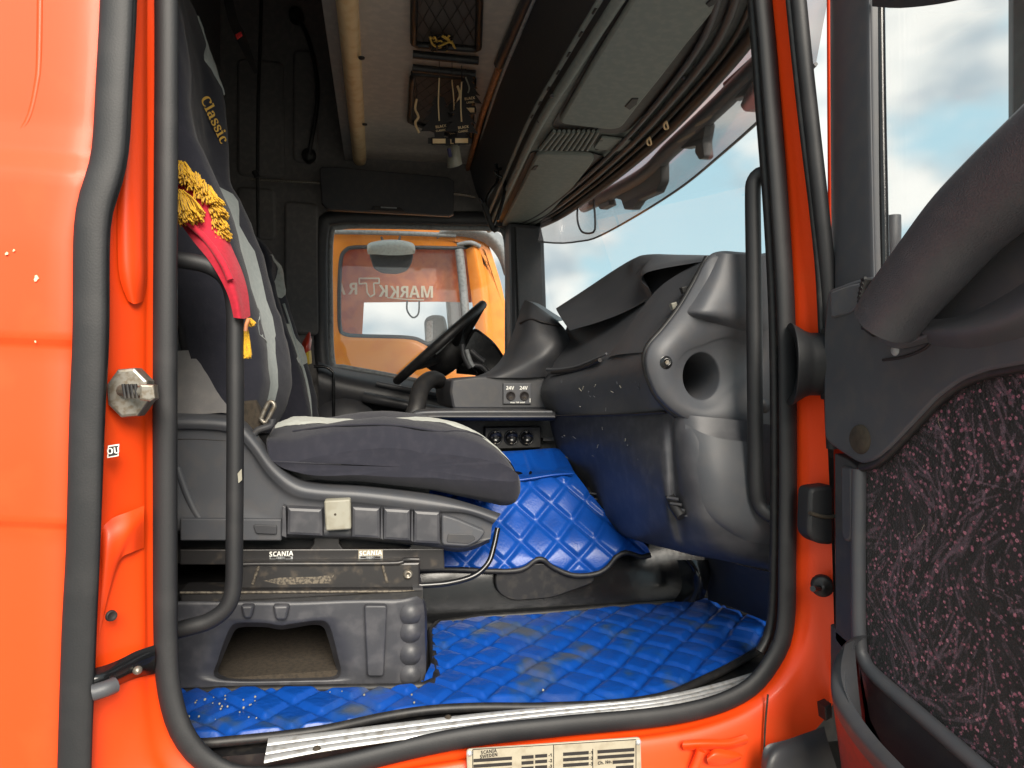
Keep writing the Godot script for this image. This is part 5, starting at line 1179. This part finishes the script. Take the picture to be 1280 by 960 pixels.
func tassel(n: int, top: Vector3, bot: Vector3, r0: float, r1: float, seed_: int, sub := 0.0014) -> ArrayMesh:
	var rg := RandomNumberGenerator.new()
	rg.seed = seed_
	var st := SurfaceTool.new()
	for k in n:
		var o0 := Vector3(rg.randf_range(-1, 1), rg.randf_range(-0.4, 0.4), rg.randf_range(-1, 1)) * r0
		var o1 := Vector3(rg.randf_range(-1, 1), rg.randf_range(-0.5, 0.5), rg.randf_range(-1, 1)) * r1
		var m := tube(PackedVector3Array([top + o0, top.lerp(bot, 0.5) + o0 * 0.5 + o1 * 0.7, bot + o1]), sub, 5, false, 4)
		st.append_from(m, 0, Transform3D())
	return st.commit()
func tree_outline(cx: float, cy: float, w: float, h: float) -> PackedVector2Array:
	var o := []
	var L := [[0.0, 1.0], [0.12, 0.9], [0.22, 0.68], [0.12, 0.7], [0.34, 0.42], [0.2, 0.44], [0.44, 0.12], [0.26, 0.16], [0.5, -0.22], [0.14, -0.18], [0.12, -0.4], [0.3, -0.42], [0.3, -0.6]]
	for q in L: o.append(Vector2(cx + q[0] * w, cy + q[1] * h / 1.6))
	for k in range(L.size() - 1, 0, -1): o.append(Vector2(cx - L[k][0] * w, cy + L[k][1] * h / 1.6))
	return PackedVector2Array(o)

func build_small_things():
	# air fresheners hanging from the ceiling net
	var D := 2.2
	var lab := ["black tree-shaped air freshener on a long cream string, nearest the cream beam", "black tree-shaped air freshener half hidden between two others", "black tree-shaped air freshener directly above the white card", "black tree-shaped air freshener hanging highest, near the wood strip"]
	var spots := [[549, 157, 549, 78, 44], [566, 160, 565, 80, 38], [577, 158, 577, 84, 40], [585, 122, 582, 88, 34]]
	for k in 4:
		var s: Array = spots[k]
		var Dk: float = D + [0.0, 0.03, -0.02, 0.02][k]
		var c := W(s[0], s[1], Dk)
		var t := thing("air_freshener", lab[k], "air freshener", c, "air fresheners under the ceiling net")
		var hh: float = float(s[4]) / F * 2.2
		obj("card", slab(tree_outline(c.x, c.y, hh * 1.05, hh * 1.4), xfD(Dk), 0.002, 0.0), M.ink, t)
		obj("tag", sD([[s[0] - 8, s[1] + s[4] * 0.37], [s[0] + 8, s[1] + s[4] * 0.37], [s[0] + 8, s[1] + s[4] * 0.37 + 6], [s[0] - 8, s[1] + s[4] * 0.37 + 6]], Dk - 0.003, 0.002, 0.0), M.beam, t)
		obj("tag_frame", tube(plD([[s[0] - 9, s[1] + s[4] * 0.37 - 1], [s[0] + 9, s[1] + s[4] * 0.37 - 1], [s[0] + 9, s[1] + s[4] * 0.37 + 7], [s[0] - 9, s[1] + s[4] * 0.37 + 7]], Dk - 0.002), 0.0025, 40, true, 6, false), M.ink, t)
		text("BLACK", 0.011, M.beam, W(s[0] + 2, s[1] + 1, Dk - 0.002), t, Basis(Vector3(0, 0, 1), 0.2))
		text("CLASSIC", 0.008, M.beam, W(s[0] + 2, s[1] + 6, Dk - 0.002), t, Basis(Vector3(0, 0, 1), 0.2))
		var topy: float = lerpf(s[3], s[1], 0.25)
		obj("string", tube(PackedVector3Array([WY(s[2], s[3] - 2, EYE.y + 0.985), W(s[2], topy, Dk), W(s[0], s[1] - 18, Dk)]), 0.0012, 16, false, 5, false), M.black, t)
		obj("wrapper", tube(plD([[s[2], topy], [s[0] + (1.5 if k % 2 else -1.0), lerpf(topy, s[1], 0.5)], [s[0], s[1] - 6]], Dk - 0.002), 0.0024, 16, false, 6), M.beam if k < 3 else M.cream, t)
	var tw := thing("twisted_wrapper", "crumpled gold cellophane strip dangling beside the air fresheners", "wrapper", W(522, 150, 2.25))
	obj("cord", tube(pl([[521, 104, 2.25], [521, 125, 2.25]]), 0.0012, 6, false, 5), M.black, tw)
	obj("strip", tube(pl([[521, 124, 2.25], [519, 136, 2.25], [523, 146, 2.24], [519, 154, 2.25], [524, 166, 2.25]]), 0.004, 30, false, 6), M.beam, tw)
	tag(obj("crumpled_strip", tube(pl([[572, 108, 2.2], [575, 118, 2.19], [572, 128, 2.2], [576, 138, 2.19], [570, 148, 2.2]]), 0.004, 30, false, 6), M.beam), "curled cream plastic strip hanging next to the highest air freshener", "wrapper")
	var bu := thing("tangled_bundle", "dark tangled cord bundle with gold tips on the upper ceiling net", "cord bundle", W(552, 54, 2.0))
	var rg := RandomNumberGenerator.new()
	rg.seed = 12
	for k in 14:
		var p := PackedVector3Array()
		for i in 4: p.append(WY(rg.randf_range(536, 566), rg.randf_range(43, 64), EYE.y + rg.randf_range(0.95, 0.98)))
		obj("cord", tube(p, 0.003, 14, false, 5), M.black if k % 3 else M.gold, bu)
	for k in 3: obj("gold_tip", tube(plY([[553 + k * 3, 45 + k], [566 + k * 1.5, 54 + k * 3]], EYE.y + 0.955), 0.0035, 4, false, 5), M.gold, bu)
	var wc := thing("paper_card", "small curled white card hanging below the air fresheners", "card", W(568, 194, 2.25))
	obj("card", skin([pl([[559, 184, 2.25], [562, 182, 2.23], [570, 180, 2.22], [574, 181, 2.24]]), pl([[559, 196, 2.25], [563, 196, 2.22], [571, 194, 2.21], [576, 194, 2.24]]), pl([[559, 210, 2.25], [563, 210, 2.23], [572, 208, 2.22], [578, 205, 2.24]])], 12, 10), M.cream, wc)
	obj("blue_print", tube(pl([[561, 186, 2.2], [563, 196, 2.2]]), 0.006, 6), mat(rgb(60, 58, 92), 0.6), wc)
	# pennant over the grab handle
	var p := thing("pennant", "red cloth pennant with gold fringe draped over the bent grab handle", "pennant", W(270, 300, 1.2))
	obj("cloth", skin([pl([[205, 244, 1.17], [224, 277, 1.16], [242, 302, 1.145], [260, 324, 1.118], [275, 348, 1.104], [286, 372, 1.104], [292, 397, 1.108]]), pl([[215, 232, 1.16], [236, 266, 1.15], [254, 294, 1.135], [272, 320, 1.11], [286, 346, 1.10], [295, 371, 1.10], [300, 398, 1.105]]), pl([[232, 228, 1.165], [256, 248, 1.155], [270, 285, 1.15], [284, 318, 1.13], [296, 345, 1.12], [303, 372, 1.12], [307, 398, 1.12]]), pl([[240, 215, 1.18], [266, 244, 1.17], [279, 282, 1.17], [291, 312, 1.16], [303, 340, 1.15], [310, 366, 1.14], [313, 395, 1.135]])], 40, 16), M.red_cloth, p)
	obj("fold", tube(pl([[233, 276, 1.14], [258, 300, 1.13], [278, 328, 1.10], [288, 350, 1.095]]), 0.005, 30), M.red_cloth, p)
	var fr := [[224, 204], [232, 212], [242, 218], [250, 228], [258, 234], [264, 244], [268, 258], [270, 272], [272, 284]]
	for k in fr.size():
		var a := W(fr[k][0], fr[k][1], 1.165); var b := W(fr[k][0] + (4 if k < 5 else 7), fr[k][1] + (18 if k < 5 else 12), 1.15)
		obj("fringe", tassel(70, a, b, 0.008, 0.012, 20 + k, 0.0011), M.yellow, p)
	obj("tassel", tassel(160, W(226, 240, 1.15), W(240, 270, 1.13), 0.006, 0.016, 51, 0.0012), M.yellow, p)
	obj("tassel", tassel(120, W(222, 258, 1.15), W(232, 276, 1.13), 0.01, 0.014, 52, 0.0012), M.yellow, p)
	obj("tassel", tassel(90, W(307, 412, 1.135), W(309, 446, 1.135), 0.003, 0.006, 53, 0.001), M.yellow, p)
	obj("tassel_knot", tassel(50, W(311, 399, 1.13), W(314, 406, 1.125), 0.004, 0.006, 54, 0.001), M.yellow, p)
	obj("tassel_cord", tube(pl([[311, 398, 1.115], [308, 406, 1.115], [307, 414, 1.115]]), 0.003, 8), M.wood, p)
	# seat belt and hanging cables
	var bt := thing("seat_belt", "dark hanging seat belt with a small red tag behind the passenger seat", "seat belt", W(300, 60, 2.0))
	obj("webbing", skin([pl([[272, -40, 2.0], [284, 20, 2.0], [296, 50, 2.0], [318, 92, 2.0]]), pl([[284, -40, 1.99], [296, 20, 1.99], [308, 46, 1.99], [323, 92, 1.99]])], 20, 4), M.steel_dark, bt)
	obj("red_tag", sD([[294, 43], [301, 39], [303, 44], [296, 49]], 1.98, 0.004, 0.001), mat(rgb(196, 40, 40), 0.6), bt)
	var cb := thing("hanging_cable", "thin black cable hanging straight down along the far wall", "cable", W(323, 200, 2.9))
	obj("cable", tube(pl([[328, -40, 2.95], [325, 60, 2.95], [323, 120, 2.95], [322, 215, 2.95], [323, 310, 2.95]]), 0.007, 40), M.black, cb)
	obj("cable_joint", tube(pl([[318, 214, 2.94], [322, 222, 2.94]]), 0.012, 6), M.black, cb)
	var pt := thing("strap_cord", "thin speckled strap slanting down to the driver headrest", "strap", W(315, 300, 2.7))
	obj("strap", tube(pl([[296, 272, 2.6], [312, 292, 2.62], [328, 312, 2.66]]), 0.008, 20), M.steel, pt)
	obj("buckle", tube(pl([[318, 300, 2.6], [322, 320, 2.6], [328, 340, 2.62]]), 0.006, 12), M.black_gloss, pt)
	var ch := thing("snack_bag", "crumpled red and yellow snack bag tucked behind the driver seat", "bag", W(384, 440, 2.98))
	obj("bag", skin([pl([[374, 440, 2.98], [378, 428, 2.97], [386, 415, 2.98], [388, 416, 2.99]]), pl([[378, 448, 2.96], [382, 436, 2.93], [386, 426, 2.94], [389, 422, 2.97]]), pl([[384, 456, 2.97], [387, 444, 2.95], [389, 432, 2.96], [390, 424, 2.99]])], 12, 10), mat(rgb(160, 52, 36), 0.3), ch)
	obj("bag_corner", skin([pl([[378, 446, 2.95], [384, 440, 2.92], [389, 438, 2.95]]), pl([[376, 458, 2.96], [384, 456, 2.93], [390, 454, 2.96]])], 10, 6), mat(rgb(190, 160, 50), 0.35), ch)

func build_neighbour():
	var D := 4.945
	var t := thing("neighbour_truck", "yellow-orange truck cab parked outside the far window", "truck", Vector3(0.3, 0, -5.4))
	# near flank with its window opening
	var w0 := plD([[426, 326], [432, 313], [446, 309], [500, 309], [560, 310], [590, 312], [596, 340], [600, 400], [603, 440], [600, 452], [560, 446], [548, 440], [530, 428], [510, 422], [450, 420], [432, 418], [425, 410], [424, 370]], D)
	var w1 := plD([[414, 318], [424, 302], [440, 300], [500, 300], [560, 300], [600, 300], [608, 340], [612, 400], [614, 440], [612, 462], [560, 458], [540, 446], [524, 434], [508, 428], [450, 427], [424, 426], [416, 416], [414, 370]], D - 0.02)
	var w2 := plD([[330, 320], [330, 270], [440, 268], [500, 268], [560, 270], [596, 276], [622, 340], [636, 400], [648, 450], [660, 520], [660, 760], [600, 760], [540, 760], [500, 760], [450, 760], [380, 760], [330, 600], [330, 450]], D - 0.02)
	obj("flank", skin([w0, w1, w2], 140, 12, true, true, false), M.orange2, t)
	obj("window_seal", tube(w0, 0.014, 160, true, 8), M.plastic, t)
	obj("window_glass", sD([[424, 306], [600, 308], [604, 456], [424, 420]], D + 0.02, 0.005, 0.0), M.glass_far, t)
	obj("roof_gutter", tube(plD([[330, 290], [410, 290], [480, 291], [570, 294]], D - 0.05), 0.016, 20), M.grey, t)
	# front corner, post and roof visor
	obj("front_post", skin([pl([[582, 312, 4.910], [588, 360, 4.910], [594, 410, 4.910], [598, 470, 4.910]]), pl([[592, 308, 4.853], [600, 350, 4.853], [606, 400, 4.853], [612, 470, 4.853]]), pl([[600, 312, 4.876], [608, 350, 4.876], [614, 400, 4.876], [620, 470, 4.876]])], 20, 14), M.orange2, t)
	obj("post_shade", tube(pl([[574, 312, 4.899], [578, 350, 4.899], [584, 420, 4.899]]), 0.03, 16), M.grey, t)  # grey strip added as the shade beside the front post
	obj("post_cap", tube(pl([[572, 306, 4.876], [588, 303, 4.830], [600, 308, 4.853]]), 0.014, 16), M.grey, t)
	obj("roof_fairing", skin([pl([[545, 302, 4.945], [552, 296, 4.922], [580, 296, 4.899], [606, 304, 4.899], [622, 322, 4.922], [630, 344, 4.968]]), pl([[550, 288, 4.876], [580, 285, 4.830], [606, 288, 4.807], [620, 298, 4.830], [632, 316, 4.876], [634, 345, 4.945]]), pl([[560, 282, 5.060], [590, 280, 5.060], [612, 284, 5.060], [628, 296, 5.060], [637, 316, 5.083], [638, 340, 5.117]])], 24, 14), M.grey, t)
	obj("roof", box(W(300, 280, D) + Vector3(0, 0, -0.02), Vector3(W(610, 280, D).x, W(300, 280, D).y + 0.12, -7.475)), M.orange2, t)
	obj("rear_panel", box(Vector3(W(330, 400, D).x, 0.5, -5.002), Vector3(W(330, 400, D).x + 0.05, W(300, 280, D).y, -7.475)), M.orange2, t)
	var rw := thing("ramp_mirror", "pale rounded ramp mirror above the neighbouring truck window", "mirror", W(488, 315, 4.830))
	obj("housing", skin([pl([[459, 310, 4.772], [461, 304, 4.761], [480, 300, 4.749], [500, 300, 4.749], [516, 304, 4.761], [519, 310, 4.772]]), pl([[459, 314, 4.715], [464, 308, 4.692], [482, 305, 4.681], [500, 305, 4.681], [514, 308, 4.692], [519, 314, 4.715]]), pl([[460, 318, 4.738], [470, 318, 4.703], [484, 319, 4.692], [500, 319, 4.692], [512, 318, 4.703], [518, 317, 4.738]])], 24, 12), M.cloth_white, rw)
	obj("mirror_face", sD([[461, 316], [517, 316], [515, 328], [509, 338], [496, 342], [478, 341], [467, 335]], 4.749, 0.03, 0.006, 0.02), M.plastic_dark, rw)
	obj("bracket", tube(pl([[477, 297, 4.830], [480, 302, 4.772], [490, 303, 4.772], [498, 301, 4.772], [500, 296, 4.830]]), 0.008, 16), M.black, rw)
	# banner panel added for the mirror image in the neighbour glass
	var b := thing("window_reflection", "rust orange banner with mirrored pale lettering, an added panel inside the neighbouring truck window", "reflection", W(490, 350, 5.117))
	obj("cloth", sD([[410, 300], [590, 300], [590, 378], [546, 377], [455, 378], [452, 430], [410, 430]], 5.129, 0.01, 0.0), M.reflection, b)  # reflected orange put into an added panel, not real cloth
	obj("loop_cord", tube(plD([[509, 376], [509, 388], [516, 397], [523, 392], [524, 376]], 5.106), 0.007, 20, false, 6), M.plastic_dark, b)
	var mir := Basis(Vector3(-1, 0, 0), Vector3(0, 1, 0), Vector3(0, 0, 1))
	var pale := mat(rgb(236, 226, 200), 0.7)
	for q in [["M", 534, 365, 0.085], ["A", 518, 365, 0.085], ["R", 506, 365, 0.085], ["K", 494, 365, 0.085], ["K", 480, 364, 0.085], ["R", 442, 361, 0.085], ["A", 425, 361, 0.085]]:
		text(q[0], q[3] * 1.35, pale, W(q[1], q[2], 5.112), b, mir)
	var tt := []
	for q in [[449, 348], [474, 348], [474, 354], [467, 354], [468, 368], [463, 371], [459, 366], [458, 354], [449, 355]]: tt.append(q)
	obj("letter_outline", tube(plD(tt, 5.112), 0.006, 80, true, 6, false), pale, b)
	obj("letter_underline", tube(plD([[484, 372], [505, 374], [530, 375]], 5.112), 0.004, 12), pale, b)
	# things seen through to the far side
	obj("far_seat_edge", slab(rnd([Vector2(W(440, 420, 5.750).x - 0.15, 1.5), Vector2(W(452, 420, 5.750).x, 1.5), Vector2(W(451, 395, 5.750).x, 2.22), Vector2(W(445, 395, 5.750).x - 0.15, 2.3)], 0.06), xfD(5.750), 0.2, 0.03), M.plastic_dark, t)
	obj("far_mirror", sD([[531, 398], [540, 393], [556, 394], [560, 410], [560, 452], [534, 452]], 7.590, 0.15, 0.03, 0.05), M.plastic, t)
	obj("far_mirror_glass", sD([[533, 402], [541, 400], [541, 425], [533, 428]], 7.578, 0.02, 0.005, 0.02), M.grey, t)
	obj("far_post", sD([[556, 340], [580, 330], [590, 460], [566, 460]], 7.245, 0.15, 0.03), M.plastic, t)
	obj("dash_far", box(Vector3(W(565, 455, 5.750).x, 1.2, -5.060), Vector3(W(640, 440, 5.750).x, 1.9, -7.245)), M.plastic_dark, t)
	obj("front_panel", box(Vector3(W(648, 480, D).x - 0.02, 0.45, -5.014), Vector3(W(648, 480, D).x + 0.05, 1.6, -7.360)), M.orange2, t)
	for z in [-5.232, -7.130]:
		var wh := obj("wheel", lathe([[0.0001, 0.13], [0.24, 0.12], [0.29, 0.15], [0.46, 0.15], [0.5, 0.1], [0.5, -0.1], [0.46, -0.15], [0.29, -0.15], [0.0001, -0.13]], Vector3(0.45, 0.5, z), Vector3(0, 0, 1), 30), M.rubber, t)
		obj("rim", lathe([[0.0001, 0.14], [0.12, 0.14], [0.16, 0.1], [0.27, 0.152]], Vector3(0.45, 0.5, z), Vector3(0, 0, 1), 24), M.steel, wh)
